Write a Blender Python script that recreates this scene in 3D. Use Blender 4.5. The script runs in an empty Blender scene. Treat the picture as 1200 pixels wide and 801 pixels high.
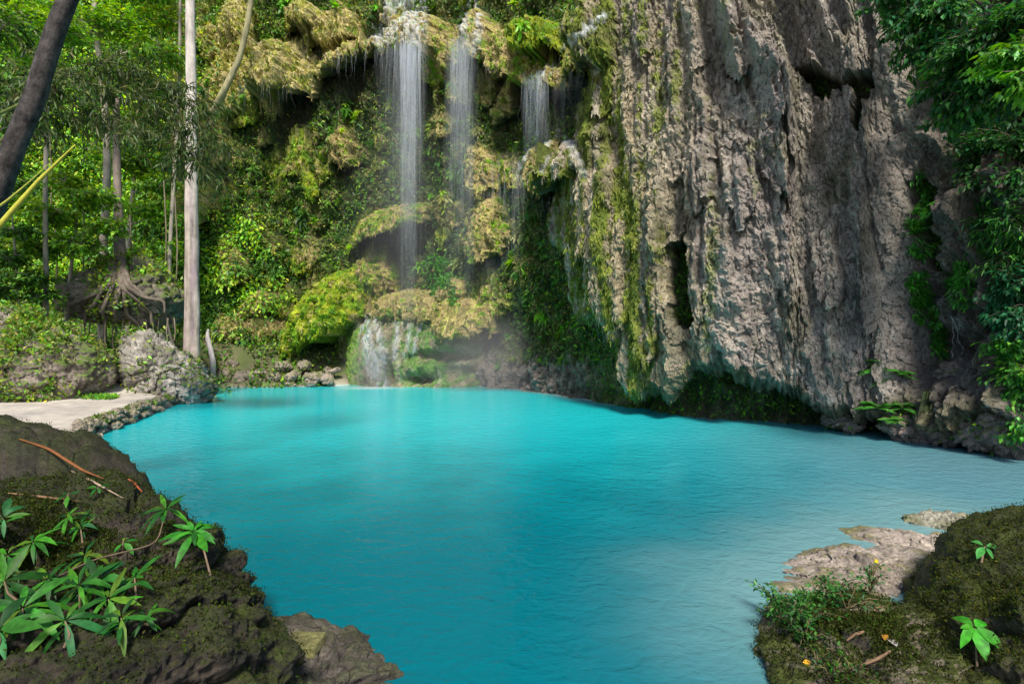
import bpy, math, random
import numpy as np
from mathutils import Vector
rng = np.random.default_rng(11)
random.seed(5)
S = bpy.context.scene
C = S.collection
# ------------------------------------------------------------------ camera
H, F, CX, CY = 2.0, 600.0, 600.0, 400.5
cam = bpy.data.objects.new('camera', bpy.data.cameras.new('camera'))
cam.data.lens = 18; cam.data.sensor_width = 36; cam.data.clip_end = 2000; cam.data.clip_start = 0.05
cam.location = (0, 0, H); cam.rotation_euler = (math.radians(90), 0, 0)
C.objects.link(cam); S.camera = cam
def P(px, py, Y): return np.array(((px-CX)/F*Y, Y, H+(CY-py)/F*Y))
def W(px, py, z=0.0): return P(px, py, F*(H-z)/(py-CY))
# ------------------------------------------------------------------ noise
_perm = np.random.default_rng(3).permutation(256); _perm = np.concatenate([_perm, _perm, _perm])
_g = np.random.default_rng(4).normal(size=(256, 3)); _g /= np.linalg.norm(_g, axis=1)[:, None]
def perlin(x, y, z):
    x, y, z = np.broadcast_arrays(*(np.asarray(a, dtype=np.float64) for a in (x, y, z)))
    xi, yi, zi = np.floor(x).astype(int), np.floor(y).astype(int), np.floor(z).astype(int)
    xf, yf, zf = x-xi, y-yi, z-zi
    u, v, w = (t*t*t*(t*(t*6-15)+10) for t in (xf, yf, zf))
    xi &= 255; yi &= 255; zi &= 255
    def g(i, j, k):
        h = _perm[_perm[_perm[(xi+i) & 255]+((yi+j) & 255)]+((zi+k) & 255)]
        gr = _g[h]
        return gr[..., 0]*(xf-i)+gr[..., 1]*(yf-j)+gr[..., 2]*(zf-k)
    L = lambda a, b, t: a+(b-a)*t
    return 1.5*L(L(L(g(0,0,0), g(1,0,0), u), L(g(0,1,0), g(1,1,0), u), v), L(L(g(0,0,1), g(1,0,1), u), L(g(0,1,1), g(1,1,1), u), v), w)
def fbm(x, y, z, o=4, gain=.5):
    s, a = 0, 1
    for i in range(o):
        s = s+a*perlin(x*2**i+17.3*i, y*2**i-9.1*i, z*2**i+4.7*i); a *= gain
    return s
def ridged(x, y, z, o=3, gain=.5):
    s, a = 0, 1
    for i in range(o):
        s = s+a*(1-2*np.abs(perlin(x*2**i+7.3*i, y*2**i-3.1*i, z*2**i+1.7*i))); a *= gain
    return s
def sstep(a, b, x):
    t = np.clip((x-a)/(b-a), 0, 1); return t*t*(3-2*t)
def mixc(a, b, t):
    return a+(b-a)*np.asarray(t)[..., None]
A = lambda *c: np.array(c, dtype=float)
def unit(v): return v/(np.linalg.norm(v, axis=-1, keepdims=True)+1e-9)
# ------------------------------------------------------------------ objects
def tag(o, label=None, cat=None, group=None, kind=None):
    if label: o['label'] = label
    if cat: o['category'] = cat
    if group: o['group'] = group
    if kind: o['kind'] = kind
    return o
def empty(name, loc=(0, 0, 0), label=None, cat=None, group=None, kind=None):
    o = bpy.data.objects.new(name, None); C.objects.link(o); o.location = loc; o.empty_display_size = .2
    return tag(o, label, cat, group, kind)
def mesh(name, V, Fs, mat, parent=None, col=None, smooth=True, attrs=None):
    """V (N,3); Fs = list of (M,k) index arrays; world coordinates, made local to the parent"""
    V = np.asarray(V, dtype=np.float32).reshape(-1, 3)
    if parent is not None: V = V-np.array(parent.location, dtype=np.float32)
    me = bpy.data.meshes.new(name)
    Fs = [np.asarray(f, dtype=np.int32) for f in (Fs if isinstance(Fs, list) else [Fs]) if len(f)]
    loops = np.concatenate([f.ravel() for f in Fs]); tot = np.concatenate([np.full(len(f), f.shape[1], dtype=np.int32) for f in Fs])
    st = np.concatenate([[0], np.cumsum(tot)[:-1]]).astype(np.int32)
    me.vertices.add(len(V)); me.vertices.foreach_set('co', V.ravel())
    me.loops.add(len(loops)); me.loops.foreach_set('vertex_index', loops)
    me.polygons.add(len(tot)); me.polygons.foreach_set('loop_start', st)
    try: me.polygons.foreach_set('loop_total', tot)
    except Exception: pass
    me.update(calc_edges=True)
    me.polygons.foreach_set('use_smooth', np.full(len(tot), bool(smooth)))
    if col is not None:
        c = np.ones((len(V), 4), dtype=np.float32); c[:, :3] = np.broadcast_to(np.asarray(col, dtype=float).reshape(-1, 3), (len(V), 3))
        me.color_attributes.new('Col', 'FLOAT_COLOR', 'POINT').data.foreach_set('color', c.ravel())
    for k, a in (attrs or {}).items():
        me.attributes.new(k, 'FLOAT', 'POINT').data.foreach_set('value', np.asarray(a, dtype=np.float32).ravel())
    me.materials.append(mat); me.validate(); me.update()
    o = bpy.data.objects.new(name, me); C.objects.link(o)
    if parent is not None: o.parent = parent
    return o
def grid_faces(nr, nc):
    i = np.arange(nr*nc).reshape(nr, nc)
    return np.stack([i[:-1, :-1], i[:-1, 1:], i[1:, 1:], i[1:, :-1]], -1).reshape(-1, 4)
class MB:
    def __init__(s): s.V = []; s.F = {}; s.c = []; s.n = 0
    def add(s, V, F, col=None):
        V = np.asarray(V, dtype=float).reshape(-1, 3); F = np.asarray(F)
        s.V.append(V); s.F.setdefault(F.shape[1], []).append(F+s.n); s.n += len(V)
        s.c.append(np.broadcast_to(np.asarray(col if col is not None else (1, 1, 1), dtype=float), (len(V), 3)))
        return s
    def tube(s, pts, rad, n=7, col=None, rough=0., cap=True):
        pts = np.asarray(pts, dtype=float); m = len(pts); rad = np.broadcast_to(np.asarray(rad, dtype=float), (m,))
        d = np.gradient(pts, axis=0); d = unit(d)
        ref = np.array([0, 0, 1.]) if abs(d[:, 2]).mean() < .8 else np.array([1., 0, 0])
        a = unit(np.cross(d, ref)); b = np.cross(d, a)
        t = np.linspace(0, 2*np.pi, n, endpoint=False)
        r = rad[:, None]*np.ones(n)
        if rough: r = r*(1+rough*perlin(3*np.cos(t)[None, :]+0*r, 3*np.sin(t)[None, :]+0*r, np.arange(m)[:, None]*.35+pts[0, 0]))
        V = pts[:, None, :]+r[..., None]*(np.cos(t)[None, :, None]*a[:, None, :]+np.sin(t)[None, :, None]*b[:, None, :])
        i = np.arange(m*n).reshape(m, n); j = np.roll(i, -1, 1)
        s.add(V, np.stack([i[:-1], j[:-1], j[1:], i[1:]], -1).reshape(-1, 4), None if col is None else (np.repeat(np.asarray(col), n, axis=0) if np.ndim(col) == 2 else col))
        if cap:
            base = s.n-m*n
            s.F.setdefault(3, []).append(np.stack([np.full(n-2, 0), np.arange(1, n-1), np.arange(2, n)], -1)+base+(m-1)*n)
        return s
    def leaves(s, pos, d, up, L, wid, col, shape='q', droop=.15, fold=.25, sag=0.):
        """many leaves; d = direction of the midrib, up = upper side"""
        pos = np.asarray(pos, float); N = len(pos); d = unit(d); L = np.broadcast_to(L, (N,)).reshape(-1, 1); wid = np.broadcast_to(wid, (N,)).reshape(-1, 1)
        side = unit(np.cross(d, up)); upn = np.cross(side, d)
        if shape == 'q': prof = [(0, 0), (.45, 1), (1, 0)]
        elif shape == 'l': prof = [(0, .06), (.2, .62), (.42, 1), (.68, .85), (.88, .4), (1, .02)]
        rows = []
        for t, w in prof:
            c = pos+d*L*t-upn*L*droop*t*t-np.array([0, 0, 1.])*L*sag*t*t
            if w == 0: rows.append([c])
            elif shape == 'q': rows.append([c-side*wid*w+upn*wid*fold, c+side*wid*w+upn*wid*fold])
            else: rows.append([c-side*wid*w+upn*wid*w*fold, c, c+side*wid*w+upn*wid*w*fold])
        k = sum(len(r) for r in rows)
        V = np.stack([v for r in rows for v in r], 1)
        o = np.arange(N)[:, None]*k
        col = np.broadcast_to(np.asarray(col, float), (N, 3)); cc = np.repeat(col, k, axis=0)
        if shape == 'q':
            s.add(V, np.concatenate([o+np.array([[0, 2, 3]]), o+np.array([[0, 3, 1]])]), cc)
        else:
            q = []
            for r in range(len(prof)-1):
                b = r*3
                q += [o+np.array([[b, b+1, b+4, b+3]]), o+np.array([[b+1, b+2, b+5, b+4]])]
            s.add(V, np.concatenate(q), cc)
        return s
    def build(s, name, mat, parent=None, smooth=True):
        return mesh(name, np.concatenate(s.V), [np.concatenate(f) for f in s.F.values()], mat, parent, np.concatenate(s.c), smooth)
def rnd(n, a, b): return rng.uniform(a, b, n)
def rdir(n): return unit(rng.normal(size=(n, 3)))
def pal(n, cols, jit=.25):
    cols = np.asarray(cols, float); c = cols[rng.integers(0, len(cols), n)]*1.45
    return np.clip(c*(1+jit*rng.normal(size=(n, 1)))*(1+.08*rng.normal(size=(n, 3))), .003, .9)
def copy_tree(o, parent=None):
    c = o.copy(); C.objects.link(c); c.parent = parent
    for ch in list(o.children): copy_tree(ch, c)
    return c
# ------------------------------------------------------------------ materials
def nt(name):
    m = bpy.data.materials.new(name); m.use_nodes = True
    t = m.node_tree; b = t.nodes['Principled BSDF']; return m, t, b
def nd(t, kind, **kw):
    n = t.nodes.new(kind)
    for k, v in kw.items():
        if k in n.inputs: n.inputs[k].default_value = v
        else: setattr(n, k, v)
    return n
def rock_mat(name, scale=1., bump=.6, rough=.85, var=.45, spec=.3, tint=None, fine=14., pits=0.):
    m, t, b = nt(name); l = t.links.new
    g = nd(t, 'ShaderNodeNewGeometry')
    at = nd(t, 'ShaderNodeAttribute', attribute_name='Col')
    n1 = nd(t, 'ShaderNodeTexNoise', Scale=2.2*scale, Detail=6., Roughness=.65); l(g.outputs['Position'], n1.inputs['Vector'])
    n2 = nd(t, 'ShaderNodeTexNoise', Scale=fine*scale, Detail=8., Roughness=.75); l(g.outputs['Position'], n2.inputs['Vector'])
    v = nd(t, 'ShaderNodeTexVoronoi', Scale=7.*scale); l(g.outputs['Position'], v.inputs['Vector'])
    r1 = nd(t, 'ShaderNodeMapRange'); l(n1.outputs[0], r1.inputs[0]); r1.inputs[1].default_value = .3; r1.inputs[2].default_value = .7; r1.inputs[3].default_value = 1-var; r1.inputs[4].default_value = 1+var
    r2 = nd(t, 'ShaderNodeMapRange'); l(n2.outputs[0], r2.inputs[0]); r2.inputs[1].default_value = .3; r2.inputs[2].default_value = .7; r2.inputs[3].default_value = 1-var; r2.inputs[4].default_value = 1+var
    mu = nd(t, 'ShaderNodeMath', operation='MULTIPLY'); l(r1.outputs[0], mu.inputs[0]); l(r2.outputs[0], mu.inputs[1])
    if pits:
        mp = nd(t, 'ShaderNodeMapping'); mp.inputs['Scale'].default_value = (1, 1, .6); l(g.outputs['Position'], mp.inputs['Vector'])
        pv = nd(t, 'ShaderNodeTexNoise', Scale=17.*scale, Detail=3., Roughness=.8, Distortion=.5); l(mp.outputs[0], pv.inputs['Vector'])
        pr = nd(t, 'ShaderNodeMapRange'); l(pv.outputs[0], pr.inputs[0]); pr.inputs[1].default_value = .36; pr.inputs[2].default_value = .46; pr.inputs[3].default_value = 1-pits; pr.inputs[4].default_value = 1.08
        m3 = nd(t, 'ShaderNodeMath', operation='MULTIPLY'); l(mu.outputs[0], m3.inputs[0]); l(pr.outputs[0], m3.inputs[1]); mu = m3
    mc = nd(t, 'ShaderNodeVectorMath', operation='SCALE'); l(at.outputs['Color'], mc.inputs[0]); l(mu.outputs[0], mc.inputs['Scale'])
    l(mc.outputs[0], b.inputs['Base Color'])
    b.inputs['Roughness'].default_value = rough; b.inputs['Specular IOR Level'].default_value = spec
    ad = nd(t, 'ShaderNodeMath', operation='MULTIPLY_ADD'); l(v.outputs['Distance'], ad.inputs[0]); ad.inputs[1].default_value = .35; l(n2.outputs[0], ad.inputs[2])
    if pits:
        a2 = nd(t, 'ShaderNodeMath', operation='MULTIPLY_ADD'); l(pr.outputs[0], a2.inputs[0]); a2.inputs[1].default_value = .6; l(ad.outputs[0], a2.inputs[2]); ad = a2
    bp = nd(t, 'ShaderNodeBump', Strength=bump, Distance=.08/scale); l(ad.outputs[0], bp.inputs['Height']); l(bp.outputs[0], b.inputs['Normal'])
    return m
def leaf_mat(name, trans=.35, rough=.45, spec=.4, vs=3.):
    m, t, b = nt(name); l = t.links.new
    a0 = nd(t, 'ShaderNodeAttribute', attribute_name='Col'); g = nd(t, 'ShaderNodeNewGeometry'); nn = nd(t, 'ShaderNodeTexNoise', Scale=vs, Detail=3.); l(g.outputs['Position'], nn.inputs['Vector'])
    rr = nd(t, 'ShaderNodeMapRange'); l(nn.outputs[0], rr.inputs[0]); rr.inputs[1].default_value = .3; rr.inputs[2].default_value = .7; rr.inputs[3].default_value = .6; rr.inputs[4].default_value = 1.4
    at = nd(t, 'ShaderNodeVectorMath', operation='SCALE'); l(a0.outputs['Color'], at.inputs[0]); l(rr.outputs[0], at.inputs['Scale'])
    l(at.outputs[0], b.inputs['Base Color']); b.inputs['Roughness'].default_value = rough; b.inputs['Specular IOR Level'].default_value = spec
    tr = nd(t, 'ShaderNodeBsdfTranslucent')
    h = nd(t, 'ShaderNodeHueSaturation', Hue=.485, Saturation=1.1, Value=1.5); l(at.outputs[0], h.inputs['Color']); l(h.outputs[0], tr.inputs['Color'])
    mx = nd(t, 'ShaderNodeMixShader', Fac=trans); l(b.outputs[0], mx.inputs[1]); l(tr.outputs[0], mx.inputs[2])
    l(mx.outputs[0], t.nodes['Material Output'].inputs['Surface'])
    return m
def bark_mat(name, sc=6., stretch=.15, var=.5, bump=.5, rough=.8):
    m, t, b = nt(name); l = t.links.new
    g = nd(t, 'ShaderNodeNewGeometry'); at = nd(t, 'ShaderNodeAttribute', attribute_name='Col')
    mp = nd(t, 'ShaderNodeMapping'); mp.inputs['Scale'].default_value = (1, 1, stretch); l(g.outputs['Position'], mp.inputs['Vector'])
    n = nd(t, 'ShaderNodeTexNoise', Scale=sc, Detail=8., Roughness=.7); l(mp.outputs[0], n.inputs['Vector'])
    n2 = nd(t, 'ShaderNodeTexNoise', Scale=sc*.5, Detail=5., Roughness=.6); l(g.outputs['Position'], n2.inputs['Vector'])
    mu = nd(t, 'ShaderNodeMath', operation='MULTIPLY_ADD'); l(n.outputs[0], mu.inputs[0]); mu.inputs[1].default_value = .6
    m2 = nd(t, 'ShaderNodeMath', operation='MULTIPLY'); l(n2.outputs[0], m2.inputs[0]); m2.inputs[1].default_value = .4; l(m2.outputs[0], mu.inputs[2])
    r = nd(t, 'ShaderNodeMapRange'); l(mu.outputs[0], r.inputs[0]); r.inputs[1].default_value = .35; r.inputs[2].default_value = .65; r.inputs[3].default_value = 1-var; r.inputs[4].default_value = 1+var
    mc = nd(t, 'ShaderNodeVectorMath', operation='SCALE'); l(at.outputs['Color'], mc.inputs[0]); l(r.outputs[0], mc.inputs['Scale'])
    l(mc.outputs[0], b.inputs['Base Color']); b.inputs['Roughness'].default_value = rough; b.inputs['Specular IOR Level'].default_value = .25
    bp = nd(t, 'ShaderNodeBump', Strength=bump, Distance=.04); l(mu.outputs[0], bp.inputs['Height']); l(bp.outputs[0], b.inputs['Normal'])
    return m
M = dict(
    tufa=rock_mat('tufa_stone', 1., 1., .85, .42, .3, fine=24., pits=.6),
    rock=rock_mat('weathered_rock', 1.6, .8, .8, .45, .3, pits=.4),
    near=rock_mat('mossy_rock', 2.8, .8, .58, .5, .35, pits=.35),
    sand=rock_mat('pale_sand', 2.5, .35, .9, .16, .2),
    leaf=leaf_mat('leaf'), gloss=leaf_mat('glossy_leaf', .25, .5, .22, 30.), moss=leaf_mat('moss_tuft', .3, .8, .1),
    bark=bark_mat('bark'), bark2=bark_mat('blotched_bark', 13., .6, .95, 1.2), stem=bark_mat('stem', 20., .4, .3, .2),
)
# ------------------------------------------------------------------ sky and sun
SUN_EL, SUN_AZ = math.radians(51), math.radians(176)     # azimuth clockwise from +Y
w = bpy.data.worlds.new('World'); S.world = w; w.use_nodes = True
wt = w.node_tree; bg = wt.nodes['Background']
sk = wt.nodes.new('ShaderNodeTexSky'); sk.sky_type = 'NISHITA'; sk.sun_disc = False; sk.sun_elevation = SUN_EL; sk.sun_rotation = SUN_AZ
wt.links.new(sk.outputs[0], bg.inputs[0]); bg.inputs[1].default_value = .10
sun = bpy.data.objects.new('sun', bpy.data.lights.new('sun', 'SUN')); C.objects.link(sun)
sun.data.energy = 3.4; sun.data.angle = math.radians(12); sun.data.color = (1, .94, .82)
sd = Vector((math.sin(SUN_AZ)*math.cos(SUN_EL), math.cos(SUN_AZ)*math.cos(SUN_EL), math.sin(SUN_EL)))
sun.rotation_euler = sd.to_track_quat('Z', 'Y').to_euler(); sun.location = sd*60
S.view_settings.view_transform = 'Standard'; S.view_settings.look = 'None'; S.view_settings.gamma = 1
S.view_settings.exposure = .86
S.render.engine = 'CYCLES'; S.cycles.transparent_max_bounces = 40; S.cycles.max_bounces = 7; S.cycles.diffuse_bounces = 4
S.cycles.use_denoising = True; S.cycles.volume_step_rate = 2.
# ------------------------------------------------------------------ the cliff: a travertine wall curving round the pool
ctl = A((-700, 27), (-420, 27), (-100, 27), (100, 27.2), (240, 27), (350, 26.6), (450, 26), (520, 24.9), (560, 23.6), (600, 22.5), (640, 20.9), (690, 18.3), (740, 15.7),
        (800, 14.2), (860, 13.4), (930, 12.9), (1000, 12.1), (1060, 11.4), (1120, 10.5), (1190, 9.7), (1260, 8.9), (1350, 8.0), (1500, 6.8))
cpx = np.concatenate([np.arange(-700, -20, 9.), np.arange(-20, 1222, 1.45), np.arange(1222, 1500, 7.)])
def smooth_interp(x, xp, fp, r=22):
    return sum(np.interp(x+o, xp, fp)*k for o, k in zip((-r, -r/2, 0, r/2, r), (1, 2, 3, 2, 1)))/9
cY = smooth_interp(cpx, ctl[:, 0], ctl[:, 1]); cX = (cpx-CX)/F*cY
tx = np.gradient(cX); ty = np.gradient(cY); ln = np.hypot(tx, ty); tx, ty = tx/ln, ty/ln
nx, ny = ty, -tx                                             # towards the pool
k = np.hanning(61); k /= k.sum()
nx = np.convolve(np.pad(nx, 30, 'edge'), k, 'valid'); ny = np.convolve(np.pad(ny, 30, 'edge'), k, 'valid'); ln = np.hypot(nx, ny); nx, ny = nx/ln, ny/ln
bl = .55*sstep(575, 640, cpx)*(1-sstep(760, 880, cpx)); nx = nx*(1-bl)-.2*bl; ny = ny*(1-bl)-.98*bl; ln = np.hypot(nx, ny); nx, ny = nx/ln, ny/ln
cs = np.concatenate([[0], np.cumsum(np.hypot(np.diff(cX), np.diff(cY)))])
NR = 372
ztop = H+430/F*cY
fr = np.linspace(0, 1, NR)
Z = -.7+(ztop+.7)[None, :]*fr[:, None]                       # row 0 at the bottom
nE = 18
Zx = ztop[None, :]+np.linspace(.15, 1, nE)[:, None]**1.4*6
Z = np.concatenate([Z, Zx]); NRT = len(Z); NC = len(cpx)
PX = np.broadcast_to(cpx, Z.shape); Sg = np.broadcast_to(cs, Z.shape); Yb = np.broadcast_to(cY, Z.shape); Xb = np.broadcast_to(cX, Z.shape)
NXg = np.broadcast_to(nx, Z.shape); NYg = np.broadcast_to(ny, Z.shape)
PYb = CY-(Z-H)/Yb*F
def seen(d, sl=slice(None)):
    Y = Yb[:, sl]+NYg[:, sl]*d; X = Xb[:, sl]+NXg[:, sl]*d
    return CX+X/Y*F, CY-(Z[:, sl]-H)/Y*F
n_s = lambda f, g, o=2, q=0.: fbm(Sg*f, Z*g, q, o)
# --- right hand curtain
lip_px = A((540, 250), (622, 268), (638, 290), (654, 300), (668, 368), (684, 380), (720, 388), (731, 466), (784, 472), (796, 452), (826, 442), (870, 449), (930, 462), (985, 482), (1010, 500), (1050, 492), (1100, 500), (1200, 520), (1500, 600))
edge = A((-400, 715), (0, 694), (60, 678), (150, 686), (200, 668), (250, 642), (290, 638), (300, 658), (380, 666), (480, 724), (600, 735))
T = 1.35*np.ones_like(Z)
pxs, pys = seen(1.3)
T = np.where(pxs > 1030, 1.35-.75*sstep(1030, 1075, pxs), T)
lip = np.interp(pxs, lip_px[:, 0], lip_px[:, 1])+17*perlin(Sg*.9, 0, .3)*sstep(735, 790, pxs)+9*perlin(Sg*2.1, 0, .3)+7*(ridged(Sg*4.5, 0, .7, 2)-.6)
ed = np.interp(pys, edge[:, 0], edge[:, 1])+6*perlin(Z*1.1, .2, 0)
inR = sstep(-1.5, 4, pxs-ed)*(1-sstep(0, 3.5, pys-lip))
roundL = np.clip((pxs-ed)/26, 0, 1)**.5; roundB = np.clip((lip-pys)/22+.25, 0, 1)**.5
dR = T*inR*(.6+.4*roundL)*roundB
Rm = np.maximum(sstep(640, 720, pxs), inR)                                     # right-wall character
warp = .55*perlin(Sg*.35, Z*.22, 5.)+.18*perlin(Sg*1.1, Z*.7, 9.)
Sq = Sg+.24*Z*sstep(790, 900, pxs)
fam = .35+1.1*sstep(-.35, .35, perlin(Sq*.55, Z*.16, 33.))
flute = ridged(Sq*.34+1.3*warp, Z*.035, .2, 2, .45)*.66+ridged(Sq*.8+1.4*warp, Z*.07, 4.2, 1)*.30*fam+ridged(Sq*1.9+1.9*warp, Z*.14, 2.2, 2, .55)*.15*fam-.12
up = sstep(420, 120, pys)
pit = lambda f, g, q: np.clip(1-np.abs(perlin(Sq*f, Z*g, q))*3.2, 0, 1)**2
crust = -.10*pit(3.1, .55, 7.5)*sstep(-.1, .3, perlin(Sg*.8, Z*.5, 3.3))-.06*pit(6.5, 1.7, 8.5)-.05*pit(13, 7, 9.5)+.045*fbm(Sg*14, Z*9, 2.5, 2, .7)+.10*np.maximum(0, fbm(Sq*2.6, Z*.55, 3., 3, .6))*(1.25-.75*up*sstep(820, 900, pxs))+.085*fbm(Sg*6, Z*2.6, 1., 3, .7)
fl_R = (flute-.35)*(.6+.45*up)+crust
scal = np.mod(Z*.8+1.1*perlin(Sg*.9, Z*.12, 4.)+.4*perlin(Sg*3, 0, 2.), 1.)      # hanging scallops stacked down the wall
fl_R += .14*(1-scal)**.7*(1-.6*up)*sstep(.0, .3, perlin(Sg*.7, Z*.35, 8.)+.15)
# notched hollow high on the wall and the clefts
def poly_in(px, py, pts):
    pts = np.asarray(pts, float); ins = np.zeros(px.shape, bool); j = len(pts)-1
    for i in range(len(pts)):
        (x1, y1), (x2, y2) = pts[i], pts[j]
        ins ^= ((y1 > py) != (y2 > py)) & (px < (x2-x1)*(py-y1)/(y2-y1+1e-9)+x1); j = i
    return ins
jx = 5*perlin(Sg*3, Z*3, 0.)+4*perlin(Sg*6, Z*.8, 4.); jy = 5*ridged(Sg*5, 0*Z, 1., 2)-3
qx, qy = pxs+jx*.6, pys+jy*.8
hole = poly_in(qx, qy, [(929, 84), (950, 80), (972, 92), (985, 100), (1000, 96), (1018, 90), (1039, 84), (1032, 108), (1020, 132), (1012, 160), (1002, 150), (1004, 112), (992, 108), (978, 112), (976, 124), (962, 122), (950, 104), (938, 94)])
cleft = poly_in(qx, qy, [(787, 290), (806, 284), (812, 330), (816, 392), (794, 384), (786, 330)]) | poly_in(qx, qy, [(1056, 214), (1072, 206), (1090, 226), (1092, 280), (1082, 318), (1072, 318), (1066, 280), (1060, 250)])
mo_h = fbm(Sg*2.5, Z*1.2, 77., 3)
d = dR+fl_R*Rm*inR
d = np.where(hole, d-.8+.3*mo_h, d); d = np.where(cleft, d-np.where(pxs > 1000, .38, .7), d)
low = (pys > lip)*Rm
d += low*(.35*fbm(Sg*1.3, Z*1.5, 6., 4, .55)+.15*ridged(Sg*2.4, Z*.5, 2., 2)+.35*sstep(lip+20, lip+75, pys)*sstep(735, 790, pxs))
# right corner: bulges between the grooves
Rc = sstep(1050, 1090, pxs)
d += Rc*(.6*fbm(Sg*.9, Z*.8, 12., 4, .62)+.3*(ridged(Sg*1.2, Z*1.1, 15., 3)-.8)+.3*sstep(430, 480, pys)-.3*np.clip(1-np.abs(perlin(Sg*.9, Z*.5, 17.))*4, 0, 1))-.45*np.exp(-((pxs-1064-.06*(pys-320))/13)**2)*sstep(300, 340, pys)*sstep(470, 440, pys)
# --- left wall
Lm = 1-Rm
base_L = .55*fbm(Sg*.55, Z*.33, 21., 3)+.28*(ridged(Sg*1.5+.8*perlin(Sg*.8, Z*.5, 2.), Z*.32, 23., 2)-.6)+.2*fbm(Sg*3.2, Z*2.1, 24., 3, .6)+.12*fbm(Sg*8, Z*5, 25., 2, .7)-.16*np.clip(1-np.abs(perlin(Sg*2.4, Z*1.3, 26.))*3, 0, 1)**2
d += Lm*base_L
toe = sstep(395, 455, pys)*sstep(515, 560, pxs)*Lm
d += toe*(.55+.35*fbm(Sg*1.2, Z*1.2, 7., 4, .6))
#        cx   yt   yl   w    p   slope curv rag  moss name
LOB = [(310, 22, 97, 40, 2.2, .02, 8, 6, .45, 'A'),
       (398, 34, 66, 50, 1.6, -.42, 6, 4, .35, 'B'),
       (470, -8, 56, 40, 1.9, -.05, 10, 4, .3, 'C'),
       (516, 12, 72, 16, 1.2, 0, 10, 5, .45, None), (545, -4, 62, 22, 1.5, 0, 8, 4, .3, None),
       (582, 8, 84, 26, 1.5, .1, 10, 7, .35, 'D'),
       (612, -6, 50, 30, 1.9, 0, 14, 6, .95, None), (612, 40, 92, 26, 1.3, .35, 8, 6, .6, None), (640, 66, 100, 18, 1.3, -.6, 4, 4, .4, None),
       (670, 36, 72, 30, 1.5, -.75, 4, 4, .35, None), (705, 10, 90, 22, 1.2, 0, 10, 6, .4, None),
       (576, 96, 134, 14, .9, -.5, 6, 4, .15, None),
       (642, 148, 228, 48, 1.9, .12, 30, 7, .25, 'E'),
       (442, 232, 272, 44, 1.7, -.38, 6, 4, .55, 'G'), (552, 160, 226, 22, 1.0, 0, 16, 5, .2, None), (556, 222, 300, 30, 1.1, -.1, 18, 6, .3, None),
       (360, 312, 398, 58, 3.2, -.62, 6, 7, .86, 'H'), (262, 258, 330, 22, 1.1, 0, 10, 8, .15, None), (392, 140, 186, 20, 1.0, 0, 12, 7, .3, None),
       (424, 290, 345, 26, 1.4, -.1, 10, 6, .5, None), (400, 338, 362, 20, 1.6, .1, 6, 4, .5, None), (470, 335, 372, 70, 2.2, .05, 6, 4, .25, None),
       (516, 322, 350, 14, 1.4, 0, 8, 3, .3, None), (520, 352, 392, 30, 2.2, .1, 8, 5, .25, None),
       (214, 90, 262, 18, 1.4, 0, 26, 8, .05, None), (262, -30, 120, 26, 1.3, .0, 12, 8, .55, None), (240, 60, 190, 16, 1.0, 0, 12, 8, .15, None),
       (345, -12, 22, 26, 1.3, 0, 8, 5, .5, None), (385, -6, 40, 30, 1.2, -.1, 8, 5, .35, None),
       (272, 362, 396, 44, 2.0, .06, 6, 6, .12, None), (292, 336, 366, 26, 1.4, -.3, 6, 5, .35, None)]
r2 = np.random.default_rng(8)
for i in range(130):
    cx_ = r2.uniform(238, 735); yt_ = r2.uniform(-30, 400); h_ = r2.uniform(18, 60); w_ = h_*r2.uniform(.2, .55)
    if 455 < cx_ < 500 and yt_ < 230: continue
    LOB.append((cx_, yt_, yt_+h_, w_, r2.uniform(.15, .55)*(1 if cx_ < 600 else .6), r2.uniform(-.2, .2), 6+h_*.2, 4, r2.uniform(.1, .9), None))
for i in range(58):                                          # overlapping hanging curtains of the bare wall
    cx_ = r2.uniform(690, 1045); h_ = r2.uniform(90, 270); yt_ = r2.uniform(-60, 440-h_-.1*abs(cx_-800)) if i > 8 else r2.uniform(-40, 140)
    if yt_+h_ > 75 and yt_ < 170 and 915 < cx_ < 1045: continue
    LOB.append((cx_, yt_, yt_+h_, r2.uniform(8, 22), r2.uniform(.2, .5), r2.uniform(-.15, .15), h_*.2, 6, .3, 'R'))
lobe_d = np.zeros_like(Z); lobe_m = np.zeros_like(Z); lobe_id = np.zeros(Z.shape, int); under = np.zeros_like(Z); raise_ = np.zeros_like(Z); rid = np.zeros(Z.shape, int); lobe_v = np.zeros_like(Z)
names = {}
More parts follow.
